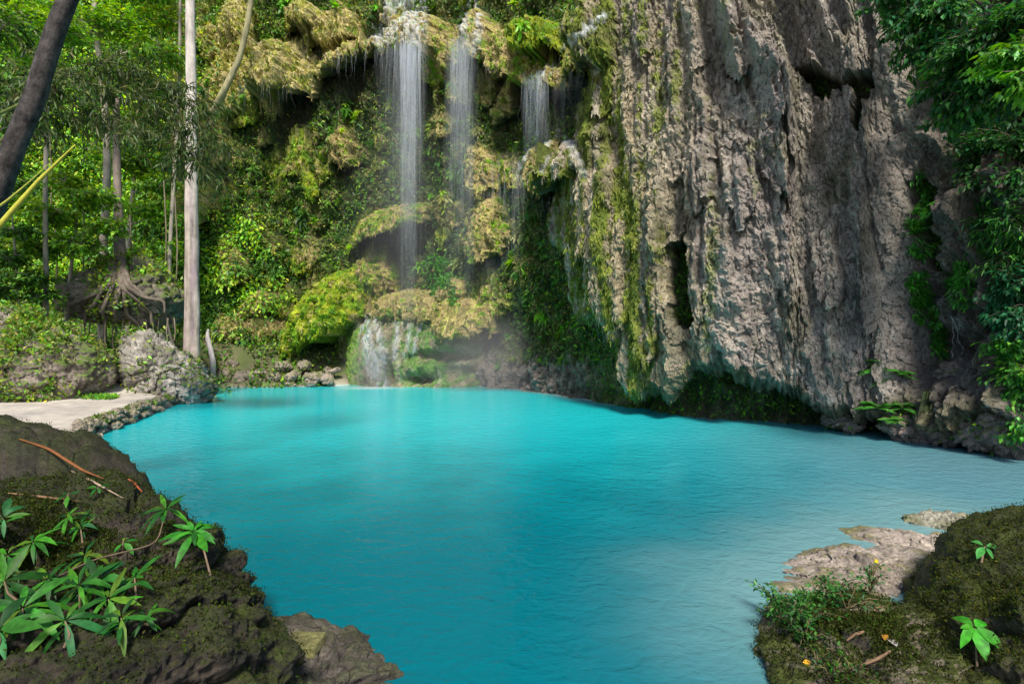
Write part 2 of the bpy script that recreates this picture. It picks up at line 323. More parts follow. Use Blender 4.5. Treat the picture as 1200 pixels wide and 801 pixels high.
for q, (cx_, yt, yl, w_, p, sl_, cv, rg, ms, nm) in enumerate(LOB):
    lo, hi = np.searchsorted(cpx, (cx_-w_-45, cx_+w_+45)); sl = slice(lo, hi)
    if nm and nm != 'R': names[nm] = q+1
    d0 = d[:, sl]
    x_, y_ = seen(p*.8+.35, sl)
    lean = np.clip((cx_-780)/120, 0, 1)*.2 if nm == 'R' else 0.
    u = (x_-cx_-lean*(y_-yt-.5*(yl-yt)))/w_; inside = np.abs(u) < 1; uu = np.clip(1-u*u, 0, 1)
    s_ = Sg[:, sl]
    lp = yl+sl_*(x_-cx_)-cv*u*u+rg*.8*perlin(s_*2.2, q*3.1, 0.)+rg*1.4*(ridged(s_*4.5, q*1.7, 0., 2)-.6)+rg*.5*perlin(s_*13, q, 3.)
    tp = yt+sl_*(x_-cx_)+(yl-yt)*.35*u*u
    v = (y_-tp)/np.maximum(lp-tp, 4)
    prof = np.where(v < 0, 0, np.clip(1-(1-np.clip(v, 0, 1))**2.2, 0, 1)**.65)*(1-sstep(0, 1.3, y_-lp))
    f = np.where(inside, uu**.6*prof, 0)
    tex = .16*(ridged(s_*3.4+.5*perlin(s_, Z[:, sl], 2.), Z[:, sl]*.9, q*.7, 2)-.6)+.16*fbm(s_*5.5, Z[:, sl]*3.2, q*1.3, 3, .7)
    ld = p*f+tex*(f > .02)*min(1, p)
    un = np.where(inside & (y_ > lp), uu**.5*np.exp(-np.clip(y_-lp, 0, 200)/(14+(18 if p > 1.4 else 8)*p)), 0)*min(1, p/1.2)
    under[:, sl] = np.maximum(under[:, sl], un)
    rz_ = np.where(inside & (y_ > lp+.3), uu**.4*np.exp(-np.clip(y_-lp, 0, 300)/(14+9*p)), 0)*p*.62
    rid[:, sl] = np.where(rz_ > raise_[:, sl], q+1, rid[:, sl]); raise_[:, sl] = np.maximum(raise_[:, sl], rz_)
    better = ld > lobe_d[:, sl]
    lobe_d[:, sl] = np.where(better, ld, lobe_d[:, sl]); lobe_id[:, sl] = np.where(better & (f > .12), q+1, lobe_id[:, sl])
    lobe_m[:, sl] = np.where(better, ms, lobe_m[:, sl]); lobe_v[:, sl] = np.where(better, np.clip(v, 0, 1), lobe_v[:, sl])
d += np.maximum(lobe_d-.25*np.abs(base_L)*Lm*(lobe_d > .3), 0)-.55*under*(lobe_d < .25)
# the mossy mound the falls land on
xm, ym = seen(2.6)
um = (xm-452)/70; mt = 352+14*um*um+5*perlin(Sg*1.4, 0, 3.)
vm = np.clip((ym-mt)/95, 0, 1)
mound = np.where(np.abs(um) < 1, np.clip(1-um*um, 0, 1)**.5*np.where(ym > mt, np.clip(1-(1-vm)**3, 0, 1)**.6, 0), 0)
mtex = .16*(ridged(Sg*2.2, Z*.25, 31., 2)-.6)+.10*fbm(Sg*4, Z*3, 32., 3)
mcave = sum(np.exp(-((xm-a)/b)**2-((ym-c_)/e)**2) for a, b, c_, e in ((455, 5, 440, 13), (483, 12, 446, 7), (500, 22, 418, 6), (520, 16, 440, 10)))
md = np.where(mound > .02, 2.7*mound+mtex-1.0*mcave, 0)
ismound = md > np.maximum(lobe_d, .15)
d = np.where(ismound, np.maximum(md, 0)+.2*base_L, d)
lobe_id = np.where(ismound & (mound > .1), 900, lobe_id)
d = np.clip(d, -2.2, 4.2)
d[NR:] *= np.linspace(1, .2, nE)[:, None]
raise_ = raise_*((lobe_d < .3) | (lobe_id == rid))*(~ismound)
raise_ = np.maximum(raise_, np.where((pys > lip+1) & (pxs > 655), .75*np.exp(-np.clip(pys-lip, 0, 300)/24.)*sstep(655, 690, pxs), 0))
VX, VY, VZ = Xb+NXg*d, Yb+NYg*d, Z+raise_
# droop and roughness that also moves the surface up and down, so lips are not flat cut
VZ += (.06*perlin(Sg*4, Z*4, 41.)+.04*perlin(Sg*9, Z*9, 42.))*sstep(.1, .6, np.abs(d)+.2)
VX += .06*perlin(Sg*6, Z*5, 44.)
fpx, fpy = CX+VX/VY*F, CY-(VZ-H)/VY*F                         # where each point is seen
Vg = np.stack([VX, VY, VZ], -1)
du = np.gradient(Vg, axis=1); dv = np.gradient(Vg, axis=0); Ng = unit(np.cross(du, dv)); Ng *= np.where((Ng*np.stack([NXg, NYg, 0*Z], -1)).sum(-1, keepdims=True) < -.2, -1, 1)
def cliff_at(px, py, first=True):
    """nearest point of the cliff seen at a pixel: position, normal"""
    e = (fpx-px)**2+(fpy-py)**2
    near = np.where(e < max(e.min()*1.0+2.5, 4.0), VY+np.abs(VX)*.0, 1e9)
    i = np.unravel_index(np.argmin(near), near.shape)
    return Vg[i].copy(), Ng[i].copy()
# --- colours of stone, moss and crust, with some sun and recess shade painted in
mo1 = fbm(Sg*.8, Z*.55, 51., 4, .6); mo2 = fbm(Sg*2.6, Z*1.8, 52., 3, .6); mo3 = fbm(Sg*7, Z*4.5, 53., 2, .6)
tan = A(.42, .33, .15); straw = A(.50, .43, .15); olive = A(.15, .145, .045); dkmoss = A(.045, .075, .018); yel = A(.34, .39, .02); grn = A(.16, .31, .012); grey = A(.27, .235, .20); mauve = A(.25, .20, .19); wet = A(.05, .055, .03)  # wet serves as painted shade for hollows and recesses
cL = mixc(dkmoss, olive, sstep(-.25, .45, mo1+.5*mo2)); cL = mixc(cL, tan*.75, sstep(.15, .55, mo2+.5*mo3-.1)*.75)
cL = mixc(cL, grn*.6, sstep(.2, .6, -mo2+.5*mo3)*.6)
lm = sstep(.12, .5, lobe_d)
cl_t = mixc(tan, straw, sstep(-.3, .4, mo3+mo2*.5)); cl_m = mixc(yel, grn, sstep(-.3, .4, mo2))
patch = sstep(-.12, .2, lobe_m-.5+.55*mo3+.45*mo2)
cLob = mixc(cl_t, cl_m, patch)
cL = mixc(cL, cLob, lm*sstep(-.5, .1, mo1+lobe_d*.7))
cL = mixc(cL, wet*.7, np.clip(under*1.6, 0, 1)*(lobe_d < .25))  # shade under the lips painted in with a dark moss tone
cL = mixc(cL, mixc(grn, yel, sstep(-.2, .3, mo3)), sstep(300, 200, fpx)*sstep(-.3, .2, mo2)*.6)
pale = np.clip(sstep(.15, .4, lobe_d)*sstep(440, 380, fpx)*sstep(150, 90, fpy)*sstep(230, 260, fpx)+.85*sstep(188, 205, fpx)*sstep(285, 255, fpx)*sstep(275, 235, fpy+18*mo2)*sstep(-.3, .1, mo1+.5*mo2+.25), 0, 1)  # sunlight painted onto the upper left tongues, plus pale tan columns
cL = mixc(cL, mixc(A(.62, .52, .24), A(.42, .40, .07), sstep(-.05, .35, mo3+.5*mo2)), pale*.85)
lowrock = sstep(405, 428, fpy+14*mo2)*sstep(520, 560, fpx)*sstep(735, 640, fpx)
cL = mixc(cL, grey*(1+.3*mo3[..., None])*.85, lowrock)
gR = mixc(A(.41, .345, .225), A(.36, .315, .275), sstep(760, 880, fpx+60*mo1)); gR = mixc(gR, A(.31, .262, .25), sstep(-.1, .5, fbm(Sg*.9, Z*.12, 61., 3))*.6)
gR = mixc(gR, A(.50, .44, .36), sstep(.05, .5, fbm(Sg*1.7+warp, Z*.2, 62., 3))*.55)
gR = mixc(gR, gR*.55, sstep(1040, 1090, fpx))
stripe = sstep(.02, .3, fbm(Sg*2.4, Z*.28, 63., 2)+.5*mo3-.0007*(fpx-650)**1.0-.12+.42*sstep(820, 690, fpx))*sstep(1000, 720, fpx)
gR = mixc(gR, mixc(A(.13, .19, .02), A(.2, .24, .03), sstep(-.2, .3, mo3)), np.clip(stripe, 0, 1)*.95)
gR = mixc(gR, A(.16, .15, .07), sstep(.25, .6, mo1)*.5)
gR = mixc(gR, mixc(A(.10, .10, .055), A(.16, .15, .08), sstep(-.2, .3, mo3)), sstep(lip-34, lip-4, pys+16*mo2)*sstep(735, 770, fpx)*.85)  # lip edge darkened in moss tones, cancelling bounced pool light
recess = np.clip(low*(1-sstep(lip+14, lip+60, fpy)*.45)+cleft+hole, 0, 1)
cR = mixc(gR, mixc(wet, A(.05, .085, .02), sstep(-.2, .3, mo2)), recess*.85)  # shade of undercut, clefts and hole painted in, with dark moss
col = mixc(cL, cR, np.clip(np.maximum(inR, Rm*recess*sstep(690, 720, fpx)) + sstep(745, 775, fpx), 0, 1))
mc = mixc(mixc(A(.30, .26, .16), A(.12, .24, .05), sstep(-.25, .2, mo2+.3*mo3+.25*np.cos((fpx-500)/18.))), A(.15, .27, .02), sstep(425, 405, fpx+8*mo3))
mc = mixc(mc, A(.38, .36, .26), sstep(.0, .4, fbm(Sg*3, Z*.4, 71., 2))*sstep(418, 440, fpx)*.7)
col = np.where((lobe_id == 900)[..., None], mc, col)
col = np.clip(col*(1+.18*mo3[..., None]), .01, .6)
# --- split: one rock face and the big overhanging tongues as parts
cliff = empty('cliff', (0, 23, 0), 'tall travertine cliff of hanging stone curtains and moss round the turquoise pool', 'cliff', kind='structure')
faces = grid_faces(NRT, NC)[:, ::-1]
fid = lobe_id.ravel()[faces].min(1)
Vf, Cf = Vg.reshape(-1, 3), col.reshape(-1, 3)
def sub(name, mask, label=None):
    f = faces[mask]; u_, inv = np.unique(f, return_inverse=True)
    o = mesh(name, Vf[u_], inv.reshape(-1, 4), M['tufa'], cliff, Cf[u_], False); 
    if label: o['label'] = label
    return o
taken = np.zeros(len(faces), bool)
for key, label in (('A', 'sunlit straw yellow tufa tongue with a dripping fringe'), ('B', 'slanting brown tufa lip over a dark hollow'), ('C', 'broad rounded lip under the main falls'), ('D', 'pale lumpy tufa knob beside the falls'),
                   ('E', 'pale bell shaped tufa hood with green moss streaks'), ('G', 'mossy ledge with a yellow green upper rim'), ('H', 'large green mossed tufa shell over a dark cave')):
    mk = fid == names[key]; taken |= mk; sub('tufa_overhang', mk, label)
mk = fid == 900; taken |= mk; sub('mossy_mound', mk, 'wet mossy mound at the foot of the falls')
body = ~taken
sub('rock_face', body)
# plateau behind the brink
top = Vg[-1]; out = top+np.stack([-nx*0, np.full(NC, 45.), np.full(NC, 4.)], -1)
plate = np.concatenate([top[::6], out[::6]]); n_ = len(top[::6])
pl = mesh('cliff_top', plate, grid_faces(2, n_), M['tufa'], cliff, A(.06, .1, .03), attrs=None)

# ------------------------------------------------------------------ pool outline, ground sheet and water
shore = np.array([W(90, 518)[:2], W(125, 505)[:2], W(165, 490)[:2], W(205, 474)[:2], W(236, 463)[:2], W(250, 453.5)[:2], W(330, 453)[:2], (-7.5, 24.5), (-3, 24.5), (0, 23.2), (1.6, 21.5), (3.2, 18.4), (4.2, 16), (5.2, 14.6), (6.6, 13.7), (8.2, 12.6), (9, 11.6), (10, 10.2), (11, 9),
                  (14, 8), (14, 5.4), (8.0, 5.0), (5.6, 4.4), (4.4, 3.8), (3.6, 3.2), (3.2, 2.4), (2.6, 1.4), (.9, .9), (0, .8), (-1.2, 1.2), (-2.2, 2.2), (-3, 3.2), (-4, 4.2), (-5.2, 5.2), (-7, 7), (-8.4, 8.8)])
def sdist(x, y):
    dmin = np.full(x.shape, 1e9); n = len(shore)
    for i in range(n):
        a, b = shore[i], shore[(i+1) % n]; ab = b-a
        t = np.clip(((x-a[0])*ab[0]+(y-a[1])*ab[1])/(ab@ab), 0, 1)
        dmin = np.minimum(dmin, np.hypot(x-a[0]-t*ab[0], y-a[1]-t*ab[1]))
    return np.where(poly_in(x, y, shore), -dmin, dmin)
def ground_z(x, y):
    sdv = sdist(x, y)
    wob = .25*fbm(x*.6, y*.6, 0., 3)
    right = sstep(-2, 4, x)*sstep(15, 9, y)
    slope = .6-.25*right
    deep = -np.minimum(2.6, np.maximum(0, -sdv+wob*.3)*slope)
    ax, ay, bx2, by2 = 2.4, 4.2, 4.9, 5.9; tt = np.clip(((x-ax)*(bx2-ax)+(y-ay)*(by2-ay))/((bx2-ax)**2+(by2-ay)**2), 0, 1)
    deep = np.maximum(deep, -.05-.5*np.maximum(0, np.hypot(x-ax-tt*(bx2-ax), y-ay-tt*(by2-ay))-.45-.3*wob)-.12*np.abs(wob))
    left = sstep(-4, -7, x)
    out = np.minimum(.30, np.maximum(0, sdv)*1.0)+.05*fbm(x*1.3, y*1.3, 5., 3)*sstep(.1, .6, sdv)
    hill = left*np.maximum(0, (y-15.5)+.55*(-x-13.5))*.17+.0*x
    path = np.exp(-((x+13.0+.25*(y-16))/1.1)**2)*sstep(15, 17, y)*sstep(21, 18, y)*.35
    return np.where(sdv < 0, deep, out+np.clip(hill, 0, 6)*sstep(.3, 2., sdv)+path)
def graded(lo, hi, a, b, fine, coarse):
    v = [np.arange(a, b, fine)]; 
    s, st = a, fine; l = []
    while s > lo: st = min(st*1.25, coarse); s -= st; l.append(s)
    s, st = b, fine; r = []
    while s < hi: r.append(s); st = min(st*1.25, coarse); s += st
    return np.concatenate([np.array(l[::-1]), v[0], np.array(r)])
gx = graded(-150, 150, -17, 9, .09, 14); gy = graded(-120, 200, 1.5, 20, .09, 14)
GX, GY = np.meshgrid(gx, gy); GZ = ground_z(GX, GY)
GZ += .012*fbm(GX*4, GY*4, 8., 3)
sdg = sdist(GX, GY)
gn = fbm(GX*1.2, GY*1.2, 9., 4)
sandc = mixc(A(.46, .41, .36), A(.38, .34, .30), sstep(-.3, .4, gn)); earth = mixc(A(.13, .11, .07), A(.09, .11, .04), sstep(-.2, .3, gn))
pth = np.exp(-((GX+13.3+.25*(GY-16))/.8)**2)*sstep(21, 19, GY+gn)
gc = mixc(sandc, earth, np.clip(sstep(15.8, 18.5, GY+gn+.4*(-GX-13))+sstep(-7, -5, GX)*sstep(6, 3, GY)*sstep(0., .2, sdg)+sstep(2, 4, GX)*sstep(.0, .3, sdg), 0, 1)*(1-pth))
gc = mixc(gc, A(.46, .41, .34), sstep(0, -.3, sdg))
mesh('ground', np.stack([GX, GY, GZ], -1), grid_faces(len(gy), len(gx)), M['sand'], None, gc).update_tag()
tag(bpy.data.objects['ground'], 'pale sand bank and pool bed', 'ground', kind='structure')
wx = np.arange(-15, 15, .11); wy = np.arange(.6, 26.5, .11); WX, WY = np.meshgrid(wx, wy)
sdw = sdist(WX, WY); gz = ground_z(WX, WY); depth = np.maximum(0, -gz)
opx, opy = CX+WX/WY*F, CY+H/WY*F
fo = fbm(WX*.8, WY*.8, 3., 4, .6)
foam = np.exp(-((WX-(.35+.55*(22.5-WY)+.12*fo))/.55)**2)*sstep(15.0, 17.5, WY)*sstep(22.8, 22, WY)*sstep(-.5, .3, fbm(WX*1.2+WY*.6, WY*.9, 6., 4, .65)+.22)
foam = np.maximum(foam, .75*sstep(-1.1, -.2, sdw+.5*fo)*sstep(22, 23.4, WY))
foam = np.maximum(foam, .8*np.exp(-((WX+6.2)/1.0)**2-((WY-22.6)/.8)**2))
murk = np.clip(.55+.45*sstep(.0, .06, depth), 0, 1)*sstep(0, .012, depth)
tt_ = np.clip(((WX-2.2)*2.7+(WY-3.9)*1.9)/(2.7**2+1.9**2), 0, 1); silt = .8*np.exp(-(np.maximum(0, np.hypot(WX-2.2-2.7*tt_, WY-3.9-1.9*tt_)-.25+.25*fo)/.85)**2)
murk = np.clip(murk+.10*fo*murk*(1-murk)*4, 0, 1)
clear = sstep(1.5, 7.5, WX+.35*fo)*sstep(17, 8, WY)
teal = sstep(14, 4.2, WY+.8*fo)         # thinner silt towards the outflow
wf = grid_faces(len(wy), len(wx)); keep = (sdw.ravel()[wf] < 1.2).all(1)
wm, t, b = nt('silty_water'); l = t.links.new
g = nd(t, 'ShaderNodeNewGeometry')
mp = nd(t, 'ShaderNodeMapping'); mp.inputs['Scale'].default_value = (1, 1.5, 1); mp.inputs['Rotation'].default_value = (0, 0, .25); l(g.outputs['Position'], mp.inputs['Vector'])
wv = nd(t, 'ShaderNodeTexNoise', Scale=4.2, Detail=3., Roughness=.55, Distortion=.6); l(mp.outputs[0], wv.inputs['Vector'])
wv2 = nd(t, 'ShaderNodeTexNoise', Scale=14., Detail=2., Roughness=.5); l(mp.outputs[0], wv2.inputs['Vector'])
wa = nd(t, 'ShaderNodeMath', operation='MULTIPLY_ADD'); l(wv2.outputs[0], wa.inputs[0]); wa.inputs[1].default_value = .3; l(wv.outputs[0], wa.inputs[2])
bp = nd(t, 'ShaderNodeBump', Strength=.45, Distance=.05); l(wa.outputs[0], bp.inputs['Height'])
am = nd(t, 'ShaderNodeAttribute', attribute_name='murk'); af = nd(t, 'ShaderNodeAttribute', attribute_name='foam'); ac = nd(t, 'ShaderNodeAttribute', attribute_name='clear')
sn = nd(t, 'ShaderNodeTexNoise', Scale=.35, Detail=4., Roughness=.6); l(g.outputs['Position'], sn.inputs['Vector'])
c1 = nd(t, 'ShaderNodeMix', data_type='RGBA'); c1.inputs['A'].default_value = (.0, .41, .47, 1); c1.inputs['B'].default_value = (.10, .235, .285, 1); l(ac.outputs['Fac'], c1.inputs['Factor'])
at_ = nd(t, 'ShaderNodeAttribute', attribute_name='teal'); c0 = nd(t, 'ShaderNodeMix', data_type='RGBA'); c0.inputs['A'].default_value = (.01, .47, .52, 1); c0.inputs['B'].default_value = (.0, .115, .15, 1); l(at_.outputs['Fac'], c0.inputs['Factor']); l(c0.outputs['Result'], c1.inputs['A'])
c2 = nd(t, 'ShaderNodeMix', data_type='RGBA'); c2.inputs['B'].default_value = (.74, .82, .82, 1); as_ = nd(t, 'ShaderNodeAttribute', attribute_name='silt'); c3 = nd(t, 'ShaderNodeMix', data_type='RGBA'); c3.inputs['B'].default_value = (.15, .285, .295, 1); l(as_.outputs['Fac'], c3.inputs['Factor']); l(c1.outputs['Result'], c3.inputs['A']); l(c3.outputs['Result'], c2.inputs['A']); l(af.outputs['Fac'], c2.inputs['Factor'])
l(c2.outputs['Result'], b.inputs['Base Color']); b.inputs['Roughness'].default_value = .12; b.inputs['IOR'].default_value = 1.33; b.inputs['Specular IOR Level'].default_value = .32; l(bp.outputs[0], b.inputs['Normal'])
gl = nd(t, 'ShaderNodeBsdfGlossy', Roughness=.1); l(bp.outputs[0], gl.inputs['Normal']); tr = nd(t, 'ShaderNodeBsdfTransparent'); tr.inputs['Color'].default_value = (.8, .95, .95, 1)
fz = nd(t, 'ShaderNodeFresnel', IOR=1.33); l(bp.outputs[0], fz.inputs['Normal'])
cl_ = nd(t, 'ShaderNodeMixShader'); l(fz.outputs[0], cl_.inputs[0]); l(tr.outputs[0], cl_.inputs[1]); l(gl.outputs[0], cl_.inputs[2])
mx = nd(t, 'ShaderNodeMixShader'); mxf = nd(t, 'ShaderNodeMath', operation='MAXIMUM'); l(am.outputs['Fac'], mxf.inputs[0]); l(af.outputs['Fac'], mxf.inputs[1])
l(mxf.outputs[0], mx.inputs[0]); l(cl_.outputs[0], mx.inputs[1]); l(b.outputs[0], mx.inputs[2]); l(mx.outputs[0], t.nodes['Material Output'].inputs['Surface'])
wt_ = mesh('water', np.stack([WX, WY, 0*WX], -1), wf[keep], wm, None, None, True, dict(murk=murk, foam=np.clip(foam, 0, 1), clear=np.clip(clear, 0, 1), teal=np.clip(teal, 0, 1), silt=np.clip(silt, 0, 1)))
tag(wt_, 'milky turquoise pool below the waterfall', 'water', kind='structure')
# ------------------------------------------------------------------ leaves growing on the wall (nobody could count them)
rows, cols_ = np.meshgrid(np.arange(NR), np.arange(NC), indexing='ij')
vis = (fpx[:NR] > -60) & (fpx[:NR] < 1230) & (fpy[:NR] > -90)
cellA = np.broadcast_to(np.gradient(cs)[None, :], (NR, NC))*np.gradient(Z[:NR], axis=0)
def pick(weight, n):
    w_ = (weight*cellA*vis).ravel(); w_ = np.clip(w_, 0, None); idx = np.searchsorted(np.cumsum(w_)/w_.sum(), rng.random(n))
    idx = np.minimum(idx, w_.size-1); r, c = np.unravel_index(idx, (NR, NC))
    return Vg[r, c], Ng[r, c], r, c
G_BR = [(.09, .22, .015), (.06, .17, .015), (.12, .25, .02), (.17, .27, .02), (.045, .12, .015)]
G_DK = [(.03, .085, .015), (.045, .11, .02), (.02, .06, .014), (.06, .13, .02)]
G_OL = [(.10, .13, .03), (.15, .16, .04), (.07, .10, .02), (.20, .19, .06)]
G_YL = [(.25, .30, .03), (.18, .27, .02), (.32, .32, .05)]
R_ = slice(0, NR)
hol = np.clip(1-1.9*under[R_]*(lobe_d[R_] < .3), .04, 1)
wl = hol*((fpx[R_] > 225) & (fpx[R_] < 735) & (lobe_id[R_] != 900) & (fpy[R_] < 425))
leafy = sstep(-.15, .35, mo1[R_]+.6*mo2[R_])
onR = np.clip(inR+sstep(745, 775, fpx), 0, 1)[R_]
plants = empty('climbing_plants', (-4, 24, 0), 'fine ferns and creepers covering the wet wall behind the falls', 'creepers', kind='stuff')
b = MB()
p_, n_, r, c = pick(wl*(leafy*.9+.12)*(1-.88*sstep(.15, .4, lobe_d[R_]))*(1-onR), 42000)
dr = unit(n_*.6+A(0, 0, -.75)+.65*rdir(len(p_)))
near_s = sstep(520, 250, fpx[r, c])[:, None]
colr = np.where(rng.random((len(p_), 1)) < near_s, pal(len(p_), G_YL+G_BR), pal(len(p_), G_DK+G_OL))
b.leaves(p_+n_*rnd((len(p_), 1), 0, .10), dr, n_, rnd(len(p_), .06, .17), rnd(len(p_), .018, .04), colr)
p_, n_, r, c = pick(wl*sstep(.05, .5, mo2[R_]-mo1[R_])*(1-.93*sstep(.15, .4, lobe_d[R_]))*(1-onR), 9000)
b.leaves(p_+n_*.08, unit(n_*.8+A(0, 0, -.5)+.7*rdir(len(p_))), n_, rnd(len(p_), .16, .34), rnd(len(p_), .02, .045), pal(len(p_), G_BR+G_DK))
cp, cn, r, c = pick(wl*(1-.9*sstep(.15, .4, lobe_d[R_]))*(1-onR)*(.15+sstep(0, .4, mo1[R_])), 520)
for a_, n_, g_ in zip(cp, cn, pal(520, G_DK+G_BR+G_OL[:2])):
    m_ = int(rng.integers(9, 26)); s_ = rng.uniform(.18, .5)
    b.leaves(a_+.04*rng.normal(size=(m_, 3)), n_*.8+A(0, 0, .1)+.75*rdir(m_), n_+A(0, 0, .6), s_*rnd(m_, .6, 1.1), s_*rng.uniform(.09, .2), g_*rnd((m_, 1), .8, 1.25), 'l', .1, .2, rng.uniform(.2, .7))
# the bright fern streak right of the mound
st = np.exp(-((fpx-(516+ (fpy-330)*.22))/9)**2)[R_]*sstep(298, 308, fpy[R_])*sstep(392, 380, fpy[R_])*(lobe_d[R_] < 1.2)
p_, n_, r, c = pick(st, 2600); b.leaves(p_+n_*.1, unit(n_+A(0, 0, -.4)+.6*rdir(2600)), n_, rnd(2600, .12, .26), rnd(2600, .03, .05), pal(2600, [(.05, .19, .02), (.07, .23, .025), (.03, .14, .02)]))
b.build('creeper_leaves', M['leaf'], plants)['kind'] = 'stuff'
# hanging moss threads on the tufa tongues and the green stripes of the right wall
b = MB()
p_, n_, r, c = pick((fpx[R_] > 225)*(lobe_d[R_] > .15)*(lobe_id[R_] != 900)*(fpx[R_] < 740), 42000)
base_c = col[r, c]
b.leaves(p_+n_*.01, unit(n_*.35+A(0, 0, -1)+.35*rdir(len(p_))), n_, rnd(len(p_), .08, .22), rnd(len(p_), .008, .022), np.clip(base_c*rnd((len(p_), 1), .75, 1.35), .01, .6))
p_, n_, r, c = pick(np.clip(stripe[R_], 0, 1)*onR+(lobe_id[R_] == 900)*.35*sstep(.05, .3, col[R_][..., 1]-col[R_][..., 0]), 16000)
b.leaves(p_, unit(n_*.4+A(0, 0, -1)+.4*rdir(len(p_))), n_, rnd(len(p_), .05, .13), rnd(len(p_), .008, .02), np.clip(col[r, c]*rnd((len(p_), 1), .8, 1.4), .01, .6))
p_, n_, r, c = pick(recess[R_]*(fpx[R_] > 690)*.6+cleft[R_]*1.+hole[R_]*.25*(fpx[R_] < 985), 7000)
b.leaves(p_, unit(n_*.6+A(0, 0, -.6)+.6*rdir(len(p_))), n_, rnd(len(p_), .06, .14), rnd(len(p_), .02, .035), pal(len(p_), G_DK+G_BR[:2]))
b.build('hanging_moss', M['moss'], plants)['kind'] = 'stuff'
# the leafy slope behind the sand bank
b = MB()
p_, n_, r, c = pick((fpx[R_] < 262-30*perlin(Sg[R_]*.3, Z[R_]*.3, 0.)+ (60*sstep(200, 300, fpy[R_])))*(fpy[R_] < 420)*(.35+sstep(-.3, .3, mo1[R_]))*(1-.93*pale[R_]), 52000)
zz = sstep(-.35, .3, fbm(p_[:, 0]*.5, p_[:, 2]*.5, 3., 3))[:, None]
colr = np.where(rng.random((len(p_), 1)) < zz, pal(len(p_), G_BR+G_YL[:2]), pal(len(p_), G_DK))
b.leaves(p_+n_*rnd((len(p_), 1), 0, .7), unit(n_*.7+A(0, 0, -.45)+.6*rdir(len(p_))), unit(n_+A(0, 0, .8)), rnd(len(p_), .12, .32), rnd(len(p_), .03, .075), colr*1.6)
xg = rnd(26000, -34, -8.5); yg = rnd(26000, 16.6, 27); zg = ground_z(xg, yg); okg = (fbm(xg*.5, yg*.5, 4., 3) > -.25+.6*sstep(18.6, 16.8, yg)) & (CX+xg/yg*F > -80) & (yg > 17.2+1.6*sstep(-14, -12.5, xg)) & (np.abs(xg+13.0+.25*(yg-16)) > .9*sstep(20, 18, yg)); pg = np.stack([xg, yg, zg], 1)[okg]; n = len(pg)
b.leaves(pg+A(0, 0, 1)*rnd((n, 1), 0, .75)*rnd((n, 1), 0, 1), rdir(n)+A(0, -.3, .25), A(0, -.2, 1)+.5*rdir(n), rnd(n, .13, .32), rnd(n, .03, .075), pal(n, G_BR+G_DK+G_OL[:2]))
tag(b.build('jungle_undergrowth', M['leaf'], None), 'bright green leaves matting the slope behind the sand bank', 'undergrowth', kind='stuff')

# ------------------------------------------------------------------ trees
def tree(name, label, cat, trunk, rad, clusters, nleaf, L, palette, bark=(.24, .20, .16), group=None, limb_r=.05, flat=.45, shape='q', droop=.35, mat='leaf', wid=.3, spread=1., tmat='bark'):
    trunk = np.asarray(trunk, float)
    root = empty(name, tuple(trunk[0]), label, cat, group)
    tt = np.linspace(0, 1, len(trunk)); t2 = np.linspace(0, 1, max(24, len(trunk)))
    pts = np.stack([smooth_interp(t2, tt, trunk[:, i], .04) for i in range(3)], 1); pts[0], pts[-1] = trunk[0], trunk[-1]
    rr = np.interp(t2, np.linspace(0, 1, len(rad)), rad)
    hj = .15*rr[:, None]*np.stack([perlin(t2*9, trunk[0, 0], 0.), perlin(t2*9, 5, trunk[0, 0]), 0*t2], 1); pts = pts+hj
    bm_ = MB(); bm_.tube(pts, rr, 12, A(*bark), .12)
    lim, lf = MB(), MB()
    tot = sum(q[1]**2 for q in clusters)
    for cc, r_ in clusters:
        cc = np.asarray(cc, float)
        below = np.where(pts[:, 2] < cc[2]-.2*r_)[0]; below = below if len(below) else np.arange(len(pts))
        k_ = below[np.argmin(np.linalg.norm(pts[below]-cc, axis=1)+.4*(cc[2]-pts[below, 2]))]
        a = pts[k_]; mid = (a+cc)/2+A(0, 0, .12*np.linalg.norm(cc-a))+.1*r_*rng.normal(size=3)
        q = np.linspace(0, 1, 9)[:, None]; lp = a*(1-q)**2+2*mid*q*(1-q)+cc*q*q
        lim.tube(lp, np.linspace(min(limb_r, rr[k_]*.7), .012, 9), 5, A(*bark))
        n = int(nleaf*r_*r_/tot)+12
        nt_ = max(5, n//26)                                  # twigs, each with a spray of leaves
        te = cc+unit(rng.normal(size=(nt_, 3)))*rng.uniform(.25, 1, (nt_, 1))**.6*r_*A(1, 1, flat)*spread
        ts = lp[rng.integers(4, 9, nt_)]
        for e_, s_ in zip(te[:60], ts[:60]):
            lim.tube([s_, (s_+e_)/2+A(0, 0, .08*r_), e_], [.014, .009, .004], 3, A(*bark), cap=False)
        w_ = rng.integers(0, nt_, n); u_ = rng.uniform(.35, 1.05, (n, 1))
        pos = ts[w_]+(te[w_]-ts[w_])*u_+rng.normal(size=(n, 3))*.10*r_*A(1, 1, .5)
        out = unit(te[w_]-ts[w_])
        lf.leaves(pos, out*.7+.8*rdir(n)*A(1, 1, .35)+A(0, 0, -droop), unit(A(0, 0, 1)+.45*rdir(n)), L*rnd(n, .65, 1.25), L*wid*rnd(n, .7, 1.1), pal(n, palette, .22)*rng.uniform(.8, 1.2), shape)
    bm_.build('trunk', M[tmat], root)
    if clusters:
        lim.build('limbs', M['bark'], root); lf.build('crown', M[mat], root)
    return root
def gz_at(x, y): return float(ground_z(np.array([float(x)]), np.array([float(y)]))[0])
def cl(px, py, Y, r): return (P(px, py, Y), r)
def rooted(px, Y, path):                                      # a trunk from the ground at column px up through pixels
    x = (px-CX)/F*Y; return [(x, Y, gz_at(x, Y)-.2)]+[P(a, b_, Y) for a, b_ in path]
